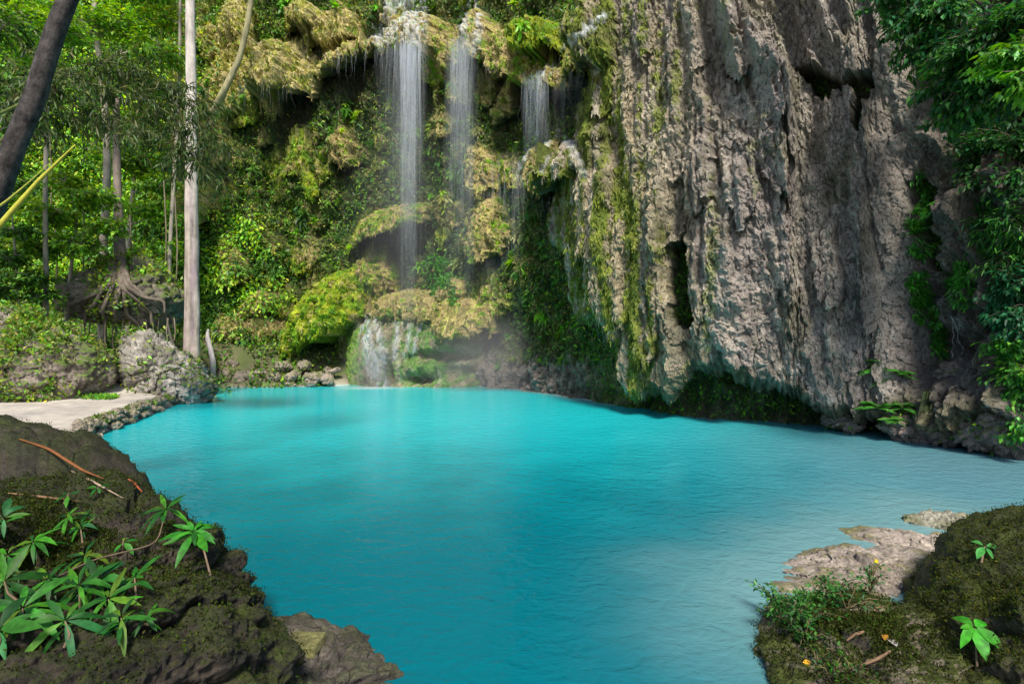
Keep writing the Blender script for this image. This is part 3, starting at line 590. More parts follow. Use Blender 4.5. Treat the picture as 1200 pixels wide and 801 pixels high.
# the tall pale bole beside the pool
bx_, by_ = (226-CX)/F*18.4, 18.4
tr_ = empty('tree', (bx_, by_, .1), 'tall straight pale tree trunk rising from behind the grey boulder at the pool edge', 'tree')
b = MB(); zs = np.linspace(-.2, 26, 150); fl_ = 1+.55*np.exp(-np.clip(zs, 0, 30)/.8)
pts = np.stack([bx_+(-.006)*zs+.03*perlin(zs*.4, 1, 0.), by_+.03*perlin(zs*.4, 4, 0.), zs], 1)
rr = np.interp(zs, [0, 1, 14, 26], [.275, .26, .15, .09])
th = np.linspace(0, 2*np.pi, 26, endpoint=False)
butt = 1+(.28*np.exp(-np.clip(zs, 0, 30)/1.3)[:, None]+.04)*np.cos(3*th[None, :]+.6)+.05*perlin(2*np.cos(th)[None, :]+0*zs[:, None], 2*np.sin(th)[None, :]+0*zs[:, None], zs[:, None]*.5)
Vt = pts[:, None, :]+(rr[:, None]*butt*(1+.2*np.exp(-np.clip(zs, 0, 9)/.5))[:, None])[..., None]*np.stack([np.cos(th), np.sin(th), 0*th], -1)[None]
i = np.arange(150*26).reshape(150, 26); j = np.roll(i, -1, 1)
tc = mixc(A(.40, .33, .28), A(.27, .20, .21), sstep(.0, .35, perlin(np.cos(th)[None, :]*1.5+0*zs[:, None], np.sin(th)[None, :]*1.5+0*zs[:, None], zs[:, None]*.12)+.3*perlin(th[None, :]*2, zs[:, None]*.8, 3.)))
bl_ = sstep(.12, .3, perlin(np.cos(th)[None, :]*2.2+0*zs[:, None], np.sin(th)[None, :]*2.2+0*zs[:, None], zs[:, None]*1.1+9)); tc = mixc(tc, A(.16, .14, .10), bl_*.6)
tc = mixc(tc, A(.5, .46, .42), np.broadcast_to(sstep(4, 11, zs)[:, None], tc.shape[:2])*.7)  # sunlight on the upper bole painted in as paler bark
b.add(Vt, np.stack([i[:-1], j[:-1], j[1:], i[1:]], -1).reshape(-1, 4), tc.reshape(-1, 3)); b.build('trunk', M['bark'], tr_)
# leaning dark trunk close by on the left
tree('tree', 'dark blotched trunk leaning in from the left edge in front of the jungle', 'tree',
     [P(-150, 590, 5.6), P(-70, 400, 5.6), P(-18, 262, 5.6), P(8, 195, 5.6), P(30, 140, 5.6), P(48, 92, 5.6), P(60, 50, 5.6), P(79, 0, 5.6), P(108, -70, 5.7), P(150, -160, 5.8)],
     [.17, .145, .125, .11, .102, .097, .092, .088, .082, .07], [(P(160, -190, 6.2), 1.0), (P(240, -230, 6.6), .9)], 900, .16, G_DK, bark=(.055, .047, .045), tmat='bark2')
# slim trees of the jungle
jungle = 'trees of the jungle behind the sand bank'
TR = [
 ('slim pale trunk breaking through the foliage beside the leaning trunk', 120, 21.5, [(120, 300), (127, 190), (122, 110), (113, 40), (108, -40)], [.17, .15, .13, .11, .09], [(90, 20, 21, 1.5), (150, 30, 22, 1.7), (190, 60, 21.5, 1.5), (140, 85, 21, 1.3), (120, -30, 22, 1.6), (185, -15, 22, 1.5)], G_BR, 7000, .20),
 ('thin white barked tree at the far left behind the leaning trunk', 53, 17.5, [(54, 330), (53, 230), (55, 140), (58, 60)], [.085, .075, .065, .05], [(30, 60, 17.5, 1.2), (70, 30, 18, 1.2), (15, 20, 18, 1.3), (20, 110, 17, .9)], G_BR, 4200, .17),
 ('low tree with flat sprays of yellow green leaves above the left boulder', 75, 18.6, [(78, 360), (85, 300), (92, 240)], [.07, .06, .03], [(60, 250, 18, 1.1), (110, 230, 18.3, 1.1), (40, 290, 18, 1.0), (95, 285, 17.8, 1.0), (20, 240, 18.2, 1.1), (130, 265, 18, .8), (70, 210, 18.4, .9)], G_BR+[(.16, .3, .02)], 6500, .19),
 ('leafy sapling with drooping dark leaves over the left boulder', 20, 16.8, [(22, 350), (18, 300), (14, 250)], [.05, .04, .02], [(5, 300, 16.6, .8), (35, 325, 16.6, .7), (-5, 340, 16.4, .8), (50, 345, 16.9, .6), (20, 270, 16.8, .7)], G_DK+G_BR[:2], 3600, .17),
 ('slender tree with a light green crown left of the tall pale trunk', 195, 22.5, [(198, 310), (205, 190), (210, 110), (211, 20), (212, -50)], [.09, .08, .07, .06, .05], [(172, 100, 22, 1.1), (196, 60, 22.5, .7), (165, 140, 22, 1.0), (188, 20, 22.5, 1.0)], G_BR+G_YL, 4200, .17),
 ('bushy tree with mid green leaves at the back of the slope', 150, 23.5, [(150, 290), (155, 230), (160, 190)], [.12, .1, .06], [(150, 190, 23, 1.4), (185, 215, 23, 1.2), (120, 180, 23, 1.3), (165, 245, 22.8, 1.1), (195, 250, 23, .9), (190, 290, 22.5, .8)], G_BR, 5200, .19),
 ('dark leaved tree filling the top left corner', -30, 15.5, [(-30, 300), (-20, 160), (-5, 40)], [.14, .12, .07], [(0, 90, 15, 1.3), (25, 140, 15.2, 1.0), (-15, 190, 15, 1.2), (10, 30, 15.5, 1.1), (5, 215, 15, 1.0), (-30, 130, 15, 1.3)], G_DK+G_BR[:2], 5200, .18),
]
for lab, px, Y, path, rad, cls, plt, n, L in TR:
    tree('tree', lab, 'tree', rooted(px, Y, path), rad, [cl(*q) for q in cls], n, L, plt, bark=(.30, .26, .21), group=jungle)
# bamboo arching across the tall trunk
bam = empty('bamboo', tuple(P(-120, 540, 9.5)), 'arching bamboo with grey green drooping leaves crossing the tall pale trunk', 'bamboo')
st, lf = MB(), MB()
def curve(pts, n=24):
    pts = np.asarray(pts, float); t = np.linspace(0, 1, len(pts)); t2 = np.linspace(0, 1, n)
    return np.stack([smooth_interp(t2, t, pts[:, i], .06) for i in range(3)], 1)
culms = [[(-120, 540, 9.5), (-70, 250, 9.8), (0, 120, 10.2), (90, 92, 10.8), (180, 120, 11.2), (262, 178, 11.5)], [(-110, 540, 9.6), (-60, 240, 10), (20, 140, 10.4), (110, 130, 11), (190, 160, 11.2), (240, 200, 11.4)],
         [(-125, 540, 9.5), (-60, 190, 10.3), (40, 90, 11), (130, 70, 11.5), (200, 95, 11.8), (248, 140, 12)]]
for q in culms:
    cv = curve([P(*a) for a in q], 40); st.tube(cv, np.linspace(.035, .006, 40), 6, A(.12, .14, .05))
    for k_ in range(15, 40):
        for _ in range(4):
            e_ = cv[k_]+A(rng.normal()*.35, rng.normal()*.4, rng.normal()*.28-.12); st.tube([cv[k_], (cv[k_]+e_)/2+A(0, 0, .06), e_], [.008, .005, .003], 3, A(.12, .14, .05), cap=False)
            n = 17; u_ = rng.uniform(.2, 1.1, (n, 1)); pos = cv[k_]+(e_-cv[k_])*u_+.05*rng.normal(size=(n, 3))
            lf.leaves(pos, unit(e_-cv[k_])*.5+.7*rdir(n)+A(.15, 0, -.55), A(0, 0, 1)+.5*rdir(n), rnd(n, .14, .27), rnd(n, .014, .024), pal(n, [(.030, .055, .012), (.050, .075, .018), (.020, .040, .010), (.075, .08, .025), (.035, .08, .012)], .25), 'q', .25)
st.build('culms', M['stem'], bam); lf.build('foliage', M['leaf'], bam)
# yellow stalk and a thin twig in the foreground left
def stick(name, label, cat, pts, rad, colr, n=20, sides=8, parts=None, mat='stem'):
    o = empty(name, tuple(pts[0]), label, cat); b = MB(); b.tube(curve(pts, n), np.interp(np.linspace(0, 1, n), np.linspace(0, 1, len(rad)), rad), sides, colr, .1); 
    bpy.data.objects.remove(o); m_ = b.build(name, M[mat], None); return tag(m_, label, cat)
stick('bamboo_stalk', 'yellow green bare stalk rising diagonally at the left edge', 'stalk', [P(-60, 335, 4.3), P(-5, 270, 4.3), P(45, 212, 4.3), P(90, 168, 4.3)], [.028, .025, .016, .005], A(.42, .40, .05))
stick('bamboo_stalk', 'thinner yellow stalk crossing just above the diagonal stalk', 'stalk', [P(-40, 265, 4.6), P(5, 238, 4.6), P(36, 212, 4.6), P(60, 190, 4.6)], [.012, .010, .006, .003], A(.36, .36, .06))
stick('twig', 'thin dark twig slanting behind the leaning trunk', 'twig', [P(-20, 142, 6.5), P(20, 124, 6.5), P(60, 102, 6.6)], [.02, .018, .008], A(.10, .13, .03))
stick('liana', 'mossy grey liana curving down in front of the sunlit tufa', 'liana', [P(300, -40, 23.6), P(290, 30, 23.6), P(281, 68, 23.6), (P(262, 108, 23.6)), P(249, 134, 24.2)], [.11, .12, .13, .15, .2], A(.30, .27, .15), 30, 10, mat='bark')
for q in range(9):
    px = [58, 64, 96, 131, 152, 172, 192, 205, 183][q]; y0 = [150, 260, 210, 330, 250, 330, 210, 230, 360][q]; y1 = y0+[110, 90, 120, 60, 100, 70, 130, 120, 50][q]
    Y = 19.3+.2*q; o = stick('hanging_vine', 'thin brown vine hanging straight down through the jungle leaves', 'vine', [P(px, y0, Y), P(px+3, (y0+y1)/2, Y), P(px+1, y1, Y)], [.03, .026, .02], A(.2, .16, .11), 14, 5, mat='bark'); o['group'] = 'vines in the jungle'
# ------------------------------------------------------------------ boulders and rocks: one closed stone each
def dome(n_az, n_el, el0=-60):
    az = np.linspace(0, 2*np.pi, n_az, endpoint=False); el = np.radians(np.linspace(el0, 89.5, n_el))
    D = np.stack([np.cos(el)[:, None]*np.cos(az)[None], np.cos(el)[:, None]*np.sin(az)[None], np.sin(el)[:, None]+0*az[None]], -1)
    i = np.arange(n_az*n_el).reshape(n_el, n_az); j = np.roll(i, -1, 1)
    return D.reshape(-1, 3), np.stack([i[:-1], j[:-1], j[1:], i[1:]], -1).reshape(-1, 4), (i[-1], i[0])
def rock(name, label, cat, c, ells, res=(160, 70), amp=.18, freq=1.2, cols=None, mat='rock', group=None, parent=None, el0=-60, seed=0., moss=None, crack=.6, sub=None, sharp=2.5, build=True):
    """star shaped union of ellipsoids (dx,dy,dz,rx,ry,rz) about c, weathered"""
    D, Fq, (capt, capb) = dome(*res, el0)
    c = np.asarray(c, float); R = np.zeros(len(D))
    for (dx, dy, dz, rx, ry, rz) in ells:
        o = -A(dx, dy, dz)/A(rx, ry, rz); v = D/A(rx, ry, rz)
        a_ = (v*v).sum(1); b_ = (v*o).sum(1); cc = o@o-1
        disc = b_*b_-a_*cc; t = np.where(disc > 0, (-b_+np.sqrt(np.maximum(disc, 0)))/a_, 0)
        R = np.where(R > 0, np.log(np.exp(np.clip(R*6, 0, 60))+np.exp(np.clip(t*6, 0, 60)))/6-.08*(t > 0), t)
    sc = np.mean([e[3] for e in ells]); R = np.maximum(R, .15*sc)
    p = D*R[:, None]; x, y, z = (p*freq+seed*7.7).T
    n1 = fbm(x, y, z, 4, .55); n2 = fbm(x*4, y*4, z*4, 4, .65); cr = np.clip(1-np.abs(perlin(x*1.3+.4*n1, y*1.3, z*1.3+.4*n1))*5, 0, 1)**2
    bil = np.abs(perlin(x*2.3, y*2.3, z*2.3))
    R = R+amp*(n1+.42*n2+.5*bil-.2-crack*cr)
    R = np.maximum(R, .1*sc)
    V = c+D*R[:, None]; g_ = V.reshape(res[1], res[0], 3)
    N = unit(np.cross(np.roll(g_, -1, 1)-np.roll(g_, 1, 1), np.gradient(g_, axis=0))).reshape(-1, 3)
    cols = cols or dict(a=A(.30, .26, .22), b=A(.20, .175, .15), m=A(.09, .12, .03), mm=A(.06, .09, .02), k=.4)
    cl_ = mixc(cols['a'], cols['b'], sstep(-.3, .4, n1+.5*n2))
    mk = sstep(.0, .55, N[:, 2]*.9+.6*n1+.5*n2+cols['k']-.5); cl_ = mixc(cl_, mixc(cols['m'], cols['mm'], sstep(-.3, .3, n2)), mk)
    cl_ = np.clip(cl_*(1+.25*n2[:, None]), .01, .6)
    V2 = np.concatenate([V, [V[capt].mean(0)], [V[capb].mean(0)]]); k = len(V)
    caps = np.concatenate([np.stack([capt, np.roll(capt, -1), np.full(len(capt), k)], 1), np.stack([np.roll(capb, -1), capb, np.full(len(capb), k+1)], 1)])
    C2 = np.concatenate([cl_, cl_[capt[:1]], cl_[capb[:1]]])
    root = None
    if sub or parent is not None: pass
    o = mesh(name, V2, [Fq, caps], M[mat], parent, C2)
    if parent is None: 
        o.data.transform(__import__('mathutils').Matrix.Translation(-Vector(c))); o.location = c
        tag(o, label, cat, group)
    return dict(o=o, V=V, N=N, col=cl_, mk=mk, fx=CX+V[:, 0]/np.maximum(V[:, 1], .05)*F, fy=CY-(V[:, 2]-H)/np.maximum(V[:, 1], .05)*F)
def on(r, px, py, off=0.):
    e = (r['fx']-px)**2+(r['fy']-py)**2; ok = (r['V'][:, 1] > .2) & (e < max(e[r['V'][:, 1] > .2].min()+40, 60))
    i = np.where(ok)[0][np.argmin(r['V'][ok, 1])]; return r['V'][i]+r['N'][i]*off, r['N'][i]
def tufts(name, r, n, L, palette, parent, mask=None, wid=.28, mat='moss', up=.8, sel=None, out=.9, lift=.004):
    w_ = r['mk'].copy() if mask is None else mask
    if sel is not None: w_ = w_*sel
    pr = w_/w_.sum(); idx = np.searchsorted(np.cumsum(pr), rng.random(n)); idx = np.minimum(idx, len(w_)-1)
    p = r['V'][idx]+rng.normal(size=(n, 3))*L*.6+r['N'][idx]*lift; nn = r['N'][idx]
    b = MB(); l_ = rnd(n, .5, 1.3)*L
    b.leaves(p, unit(nn*out+A(0, 0, up-.6)+.7*rdir(n)), nn+.3*rdir(n), l_, l_*wid, pal(n, palette, .3) if palette is not None else np.clip(r['col'][idx]*rnd((n, 1), .7, 1.6), .01, .6))
    return b.build(name, M[mat], parent)
mossy = dict(a=A(.050, .038, .028), b=A(.020, .016, .013), m=A(.040, .050, .007), mm=A(.026, .028, .007), k=.17)  # foreground shade put into the colour: rock and moss darkened
MOSS = [(.018, .028, .004), (.028, .040, .004), (.016, .019, .005), (.034, .034, .008), (.024, .045, .005)]  # tuft greens darkened likewise to carry the foreground shade
# --- foreground left
RL = rock('rock', 'big dark mossy rock filling the lower left corner with leafy shoots on it', 'rock', (-2.75, 2.9, .1),
          [(1.02, -.45, -.02, .86, .9, .80), (.45, .25, 0, .95, .75, .86), (-.55, .95, 0, 1.15, .85, 1.02), (-1.85, 1.7, .1, 1.4, 1.0, 1.22), (.1, -.95, .1, 1.3, 1.0, .85), (-1.3, 0, .15, 1.6, 1.4, 1.02)], (1000, 420), .13, 1.5, mossy, 'near', el0=-40, seed=1.3, crack=.9)
tufts('moss', RL, 60000, .016, MOSS, RL['o'], sel=(RL['fx'] > -150)*(RL['V'][:, 1] > .6))
# low ledge at its foot and the flat slab on it
LG = rock('rock_ledge', 'low grey rock ledge at the waterline below the big dark rock', 'rock', (-1.22, 3.0, -.17), [(0, 0, 0, .75, .62, .30), (-.35, .35, 0, .6, .5, .30), (.35, -.45, 0, .6, .5, .24)], (340, 120), .07, 2.6,
          dict(a=A(.12, .10, .085), b=A(.055, .045, .04), m=A(.06, .055, .03), mm=A(.07, .07, .04), k=.0), 'near', el0=-25, seed=2.2)
sp = on(LG, 352, 752)[0]
b = MB(); bmv = [(-.11, -.09), (.11, -.10), (.12, .10), (-.10, .11)]
q = np.array([(x*1.0, y*1.0, z) for z in (-.03, .035) for x, y in bmv]); q[4:, :2] *= .94
b.add(q+sp+A(0, 0, .02), [[0, 1, 5, 4], [1, 2, 6, 5], [2, 3, 7, 6], [3, 0, 4, 7], [4, 5, 6, 7], [3, 2, 1, 0]], A(.17, .16, .06))
slab = tag(b.build('stone_slab', M['near'], None, False), 'small square mossy slab lying on the low ledge', 'slab')
bv = slab.modifiers.new('bevel', 'BEVEL'); bv.width = .012; bv.segments = 2
# --- foreground right
RR = rock('rock', 'rounded mossy boulder in the lower right corner', 'rock', (3.3, 2.5, -.10), [(0, 0, 0, 1.25, 1.1, .98), (.9, .9, .1, 1.5, 1.2, 1.0), (-.2, -.7, -.1, 1.0, .8, .75)], (760, 360), .12, 1.4, dict(a=A(.08, .065, .04), b=A(.04, .032, .022), m=A(.052, .064, .007), mm=A(.032, .038, .007), k=.45), 'near', el0=-35, seed=4.1)  # foreground shade put into these rock and moss colours too
tufts('moss', RR, 40000, .014, MOSS+[(.05, .054, .005)], RR['o'], sel=(RR['fx'] < 1300)*(RR['V'][:, 1] > .6))
SH = rock('rock_shelf', 'low mossy shelf running into the water at the foot of the rounded boulder', 'rock', (2.15, 3.1, -.10), [(0, 0, 0, .80, .75, .42), (-.15, -.7, -.02, .55, .6, .42), (.1, .5, 0, .6, .55, .34), (.5, -.2, .05, .8, .8, .4)], (520, 200), .09, 1.9,
          dict(a=A(.20, .165, .12), b=A(.09, .075, .055), m=A(.075, .09, .012), mm=A(.045, .055, .01), k=.30), 'near', el0=-25, seed=5.7)
tufts('moss', SH, 26000, .016, MOSS, SH['o'], sel=(SH['V'][:, 1] > .8))
wetc = dict(a=A(.36, .30, .25), b=A(.22, .18, .155), m=A(.14, .15, .05), mm=A(.18, .16, .08), k=-.25)
W1 = rock('wet_rock', 'pale wet rock awash beside the shelf', 'rock', (3.1, 4.4, -.15), [(0, 0, 0, 1.1, .62, .25), (.5, .2, .0, .9, .5, .29), (-.7, -.3, -.03, .7, .45, .20)], (360, 120), .06, 2.6, wetc, 'near', el0=-20, seed=6.1)
W2 = rock('wet_rock', 'small speckled rock at the far end of the wet rocks', 'rock', (4.72, 5.7, -.10), [(0, 0, 0, .42, .32, .26), (.3, -.1, -.02, .4, .3, .2)], (220, 90), .05, 3.5, dict(a=A(.30, .28, .22), b=A(.10, .09, .07), m=A(.12, .14, .04), mm=A(.2, .19, .12), k=.1), 'near', el0=-20, seed=7.1)
W3 = rock('wet_rock', 'flat wet rock slanting between the boulder and the speckled rock', 'rock', (4.15, 5.0, -.2), [(0, 0, 0, .8, .5, .30), (-.3, .3, 0, .6, .4, .26)], (240, 90), .06, 2.4, wetc, 'near', el0=-20, seed=8.3)
# --- the sand bank's boulders
veg = dict(a=A(.25, .205, .175), b=A(.13, .105, .085), m=A(.13, .15, .05), mm=A(.10, .15, .03), k=.25)
B1 = rock('boulder', 'broad earthy boulder overgrown with ferns on the sand bank', 'boulder', P(40, 448, 15.6)*A(1, 1, 0)+A(0, 0, 1.05), [(0, 0, .1, 1.9, 1.3, 1.7), (-1.4, .4, .4, 1.8, 1.5, 1.9), (1.05, .2, -.1, 1.25, 1.1, 1.15), (-.2, -.2, -.2, 1.9, 1.3, 1.1)], (360, 170), .24, .8, veg, 'rock', seed=9.2, crack=.35)
B2 = rock('boulder', 'angular grey boulder with green patches in front of the tall pale trunk', 'boulder', P(184, 448, 17.0)*A(1, 1, 0)+A(0, 0, .85), [(0, 0, .1, 1.15, .85, 1.3), (-.45, 0, .45, .85, .75, 1.25), (.8, -.1, -.2, 1.0, .8, 1.0), (1.35, -.1, -.4, .65, .6, .6)], (320, 150), .17, 1.5, dict(a=A(.36, .325, .29), b=A(.20, .175, .15), m=A(.20, .20, .12), mm=A(.12, .16, .04), k=-.05), 'rock', seed=10.4, crack=1.1)
for r_, n_, lab in ((B1, 6500, 0), (B2, 1100, 1)):
    w_ = sstep(.05, .45, fbm(r_['V'][:, 0]*1.3, r_['V'][:, 1]*1.3, r_['V'][:, 2]*1.3, 3))*(r_['N'][:, 2] > -.3)+.02
    tufts('ferns', r_, n_, .15, G_BR+G_OL+G_YL[:1], r_['o'], mask=w_, mat='leaf', wid=.22, up=.5)
n = 1500; xx = rnd(n, 28, 128); pp = np.array([W(a, 468, .28) for a in xx[:200]]); pp = pp[rng.integers(0, 200, n)]+rng.normal(size=(n, 3))*A(.1, .12, .0)+A(0, .1, 0)
b = MB(); b.leaves(pp, rdir(n)*A(.8, .8, .3)+A(0, -.1, .9), A(0, -1, .3)+.5*rdir(n), rnd(n, .10, .24), rnd(n, .02, .045), pal(n, G_BR+[(.06, .2, .02)])); tag(b.build('ferns', M['leaf'], None), 'band of low green ferns on the sand along the foot of the broad earthy boulder', 'ferns', kind='stuff')
# --- the undercut rock with the strangler roots
cR_ = P(145, 350, 19.4)
B3 = rock('rock', 'overhanging rock gripped by tree roots above a dark hollow', 'rock', cR_, [(0, 0, .1, 2.0, 1.7, 1.25), (-1.0, .3, .1, 1.7, 1.5, 1.15), (1.1, .1, -.1, 1.35, 1.3, 1.05), (0, .4, .8, 1.2, 1.1, 1.0)], (260, 120), .26, 1.1, dict(a=A(.22, .19, .15), b=A(.13, .11, .09), m=A(.10, .13, .03), mm=A(.08, .12, .02), k=.2), 'rock', el0=-75, seed=12.5)
tufts('ferns', B3, 4200, .17, G_BR+G_YL[:2]+G_OL[:2], B3['o'], mask=sstep(-.1, .4, fbm(B3['V'][:, 0]*1.2, B3['V'][:, 1], B3['V'][:, 2]*1.2+5, 3))*(B3['N'][:, 2] > -.5)+.01, mat='leaf', wid=.25)
st_ = empty('tree', tuple(on(B3, 141, 322)[0]), 'grey tree whose roots spread like skirts over the overhanging rock', 'tree')
b = MB(); b.tube(curve([P(141, 330, 18.9), P(141, 300, 19.2), P(139, 268, 19.6), P(137, 200, 20.2), P(136, 110, 20.6)], 26), np.interp(np.linspace(0, 1, 26), [0, .1, .22, .5, 1], [.42, .30, .2, .16, .11]), 12, A(.17, .135, .11), .2); b.build('trunk', M['bark'], st_)
for q, (x1, y1, x2, y2) in enumerate(((128, 338, 96, 372), (132, 330, 84, 352), (136, 342, 120, 385), (146, 335, 178, 372), (150, 330, 196, 358), (148, 345, 162, 390), (153, 325, 210, 372), (142, 345, 140, 392))):
    cv = curve([P(139+(x1-139)*.3, 300, 19.1), on(B3, x1, y1, .04)[0], on(B3, (x1+x2)/2, (y1+y2)/2+2, .04)[0], on(B3, x2, min(y2, 388), .03)[0], on(B3, x2, min(y2, 388), .02)[0]+A(0, 0, -.5)], 18)
    b = MB(); b.tube(cv, np.linspace(.10, .03, 18), 7, A(.15, .12, .095), .2); b.build('root', M['bark'], st_)
for q in range(13):
    px = 100+q*8.6+rng.uniform(-3, 3); Y = 18.6+rng.uniform(-.3, .5); y1 = rng.uniform(398, 412)
    b = MB(); b.tube(curve([P(px, 372, Y), P(px+rng.uniform(-3, 3), 388, Y), P(px+rng.uniform(-3, 3), y1, Y)], 10), [.03, .028, .026, .024, .022, .02, .02, .02, .02, .03], 5, A(.24, .19, .14), .15); b.build('hanging_root', M['bark'], st_)
stick('sapling', 'dark bare sapling leaning beside the tall pale trunk', 'sapling', [P(207, 412, 18.9), P(200, 395, 18.9), P(195, 370, 19), P(192, 330, 19.2)], [.05, .04, .035, .02], A(.10, .085, .07), mat='bark')
stick('driftwood', 'pale bleached branch stuck upright among the stones by the pool', 'driftwood', [P(249, 446, 22.8), P(250, 425, 22.8), P(247, 410, 22.9), P(243, 396, 23), P(244, 385, 23.1)], [.13, .12, .11, .10, .04], A(.45, .40, .40), 24, 9, mat='bark')
# --- stones: a few shapes, copied
protos = []
for q in range(5):
    r_ = rock('stone', 'x', 'stone', (0, 0, 0), [(0, 0, 0, 1, .8, .62), (.35*math.cos(q), .3*math.sin(q*2), .1, .75, .7, .55)], (64, 30), .24, 1.3, dict(a=A(.36, .30, .24), b=A(.22, .18, .15), m=A(.16, .16, .07), mm=A(.12, .14, .04), k=-.15), 'rock', seed=20.+q, el0=-70); protos.append(r_['o'])
def stones(spots, label, group, name='stone'):
    for px, py, Y, s in spots:
        o = protos[int(rng.integers(0, 5))].copy(); C.objects.link(o); o.name = name; o.location = P(px, py, Y); o.rotation_euler = (rng.uniform(-.4, .4), rng.uniform(-.4, .4), rng.uniform(0, 6.3)); o.scale = (s, s*rng.uniform(.8, 1.1), s*rng.uniform(.8, 1.1)); tag(o, label, 'stone', group)
big = [(262, 440, 23.4, .42), (288, 442, 23.3, .48), (306, 436, 23.6, .36), (276, 428, 23.9, .40), (323, 443, 23.2, .38), (344, 441, 23.3, .45), (248, 446, 22.9, .36), (366, 443, 23.2, .42), (384, 444, 23.2, .38), (333, 430, 23.8, .42), (358, 428, 23.9, .42)]
stones(big, 'rounded tan stone in the row of larger stones under the mossy shell', 'larger stones along the far waterline')
stones([(rng.uniform(240, 395), rng.uniform(420, 450), 0, 0) for _ in range(0)], '', '')
sm = []
for q in range(70):
    px = rng.uniform(238, 398); Y = rng.uniform(22.7, 24.8); sm.append((px, CY+(H-rng.uniform(.0, .15)-(Y-22.7)*.33)/Y*F, Y, rng.uniform(.12, .30)))
stones(sm, 'small tan stone in the rubble between the larger stones and the far wall', 'rubble below the mossy shell')
ed = []
for q in range(150):
    t = rng.random(); a = shore[0]*(1-t)+shore[4]*t if rng.random() < .0 else None
    s_ = np.interp(t*4, range(5), [p[0] for p in shore[:5]]), np.interp(t*4, range(5), [p[1] for p in shore[:5]])
    off = rng.uniform(-.15, .55); Y = s_[1]+off*.75; x = s_[0]-off*.6; z = np.interp(off, [-.2, .1, .6], [-.02, .2, .34]); ed.append((CX+x/Y*F, CY-(z-H)/Y*F, Y, rng.uniform(.07, .17)))
stones(ed, 'dark mossy stone in the low edging between sand bank and pool', 'stones edging the sand bank')
for o in protos: bpy.data.objects.remove(o)
nE_ = 1800; t = rng.random(nE_)*4; ex = np.interp(t, range(5), shore[:5, 0]); ey = np.interp(t, range(5), shore[:5, 1]); off = rng.uniform(0, .6, nE_)
keep_ = fbm(ex*1.1, ey*1.1, 2., 2) > -.05
pp = np.stack([ex-off*.6, ey+off*.75, .18+off*.25], 1)[keep_]; n = len(pp); b = MB()
b.leaves(pp, rdir(n)*A(.8, .8, .4)+A(.2, -.3, .7), A(0, 0, 1)+.5*rdir(n), rnd(n, .06, .15), rnd(n, .014, .03), pal(n, G_BR[:3]+G_OL)); tag(b.build('edging_plants', M['leaf'], None), 'small green weeds growing between the stones of the sand bank edge', 'weeds', kind='stuff')
# --- boulders at the foot of the right hand wall
rc = dict(a=A(.29, .22, .19), b=A(.17, .13, .115), m=A(.11, .12, .04), mm=A(.08, .10, .025), k=0.)
for q, (px, py, Y, rx, rz, lab) in enumerate(((1136, 476, 9.9, .62, .5, 'sloping pinkish boulder under the thin trickle at the foot of the right wall'), (1105, 498, 9.9, .42, .32, 'low mossy boulder at the waterline right of the ferns'), (1150, 505, 9.3, .45, .35, 'wet brown boulder at the waterline under the right hand shrubs'),
                                      (1060, 500, 10.4, .5, .35, 'dark weedy boulder half under the ferns'), (985, 488, 11.4, .42, .32, 'grey boulder in the water at the left of the ferns'), (1128, 440, 10.3, .5, .45, 'brown boulder in the middle of the right wall foot above the pinkish one'), (1185, 500, 8.9, .5, .55, 'dark boulder at the right edge of the pool below the hanging shrubs'))):
    r_ = rock('boulder', lab, 'boulder', P(px, py, Y), [(0, 0, 0, rx, rx*.8, rz), (rx*.4, -.1, -rz*.4, rx*.8, rx*.7, rz*.7)], (150, 70), .13, 2., rc, 'rock', el0=-80, seed=30.+q)
    tufts('weeds', r_, 260, .09, G_BR+G_DK, r_['o'], mask=sstep(.1, .4, fbm(r_['V'][:, 0]*2, r_['V'][:, 1]*2, r_['V'][:, 2]*2, 2))+.003, mat='leaf', wid=.25)

# ------------------------------------------------------------------ foreground plants
GL = [(.010, .068, .006), (.018, .10, .008), (.008, .045, .006), (.028, .125, .007), (.05, .10, .006)]
def whorl(sm, lf, c, axis, n, L, w=.2, up=.45, palette=GL, droop=.35):
    axis = unit(np.asarray(axis, float)); a = unit(np.cross(axis, A(.3, .9, .2))); b_ = np.cross(axis, a)
    an = np.arange(n)*2.4+rng.random()*6; el = rng.uniform(-.15, .75, n)*up*1.6
    d_ = np.cos(an)[:, None]*a+np.sin(an)[:, None]*b_+el[:, None]*axis
    ll = L*rnd(n, .5, 1.15); lf.leaves(np.asarray(c)+d_*.008, d_, axis+.15*rdir(n), ll, ll*w*.5*rnd(n, .85, 1.15), pal(n, palette, .18), 'l', .08, .18, rnd((n, 1), .05, .75))
def shoot(name, label, r, stems, whorls, palette=GL, group=None, stemcol=A(.16, .11, .07), w=.2, cat='plant'):
    base = stems[0][0]; root = empty(name, tuple(base), label, cat, group)
    sm, lf = MB(), MB()
    for s_ in stems: cv = curve(s_, 22); sm.tube(cv, np.linspace(.0065, .003, 22), 6, stemcol)
    for c, ax, n, L in whorls: whorl(sm, lf, c, ax, n, L, w, palette=palette)
    sm.build('stem', M['stem'], root); lf.build('foliage', M['gloss'], root); return root
def up_(px, py, off, r): p, n = on(r, px, py); return p+A(0, -.25, .6)*off+n*off*.4
V_ = lambda *q: np.array(q, float)
s1 = [on(RL, 5, 690, .03)[0], up_(60, 690, .08, RL), up_(120, 665, .10, RL), up_(190, 652, .12, RL), up_(199, 615, .16, RL)]
shoot('plant', 'leafy shoot on a long bare stem bending across the big dark rock', RL, [s1], [(s1[-1], (-.1, -.3, 1), 9, .17), (s1[-1]+A(-.02, 0, -.015), (-.1, -.3, 1), 5, .14)])
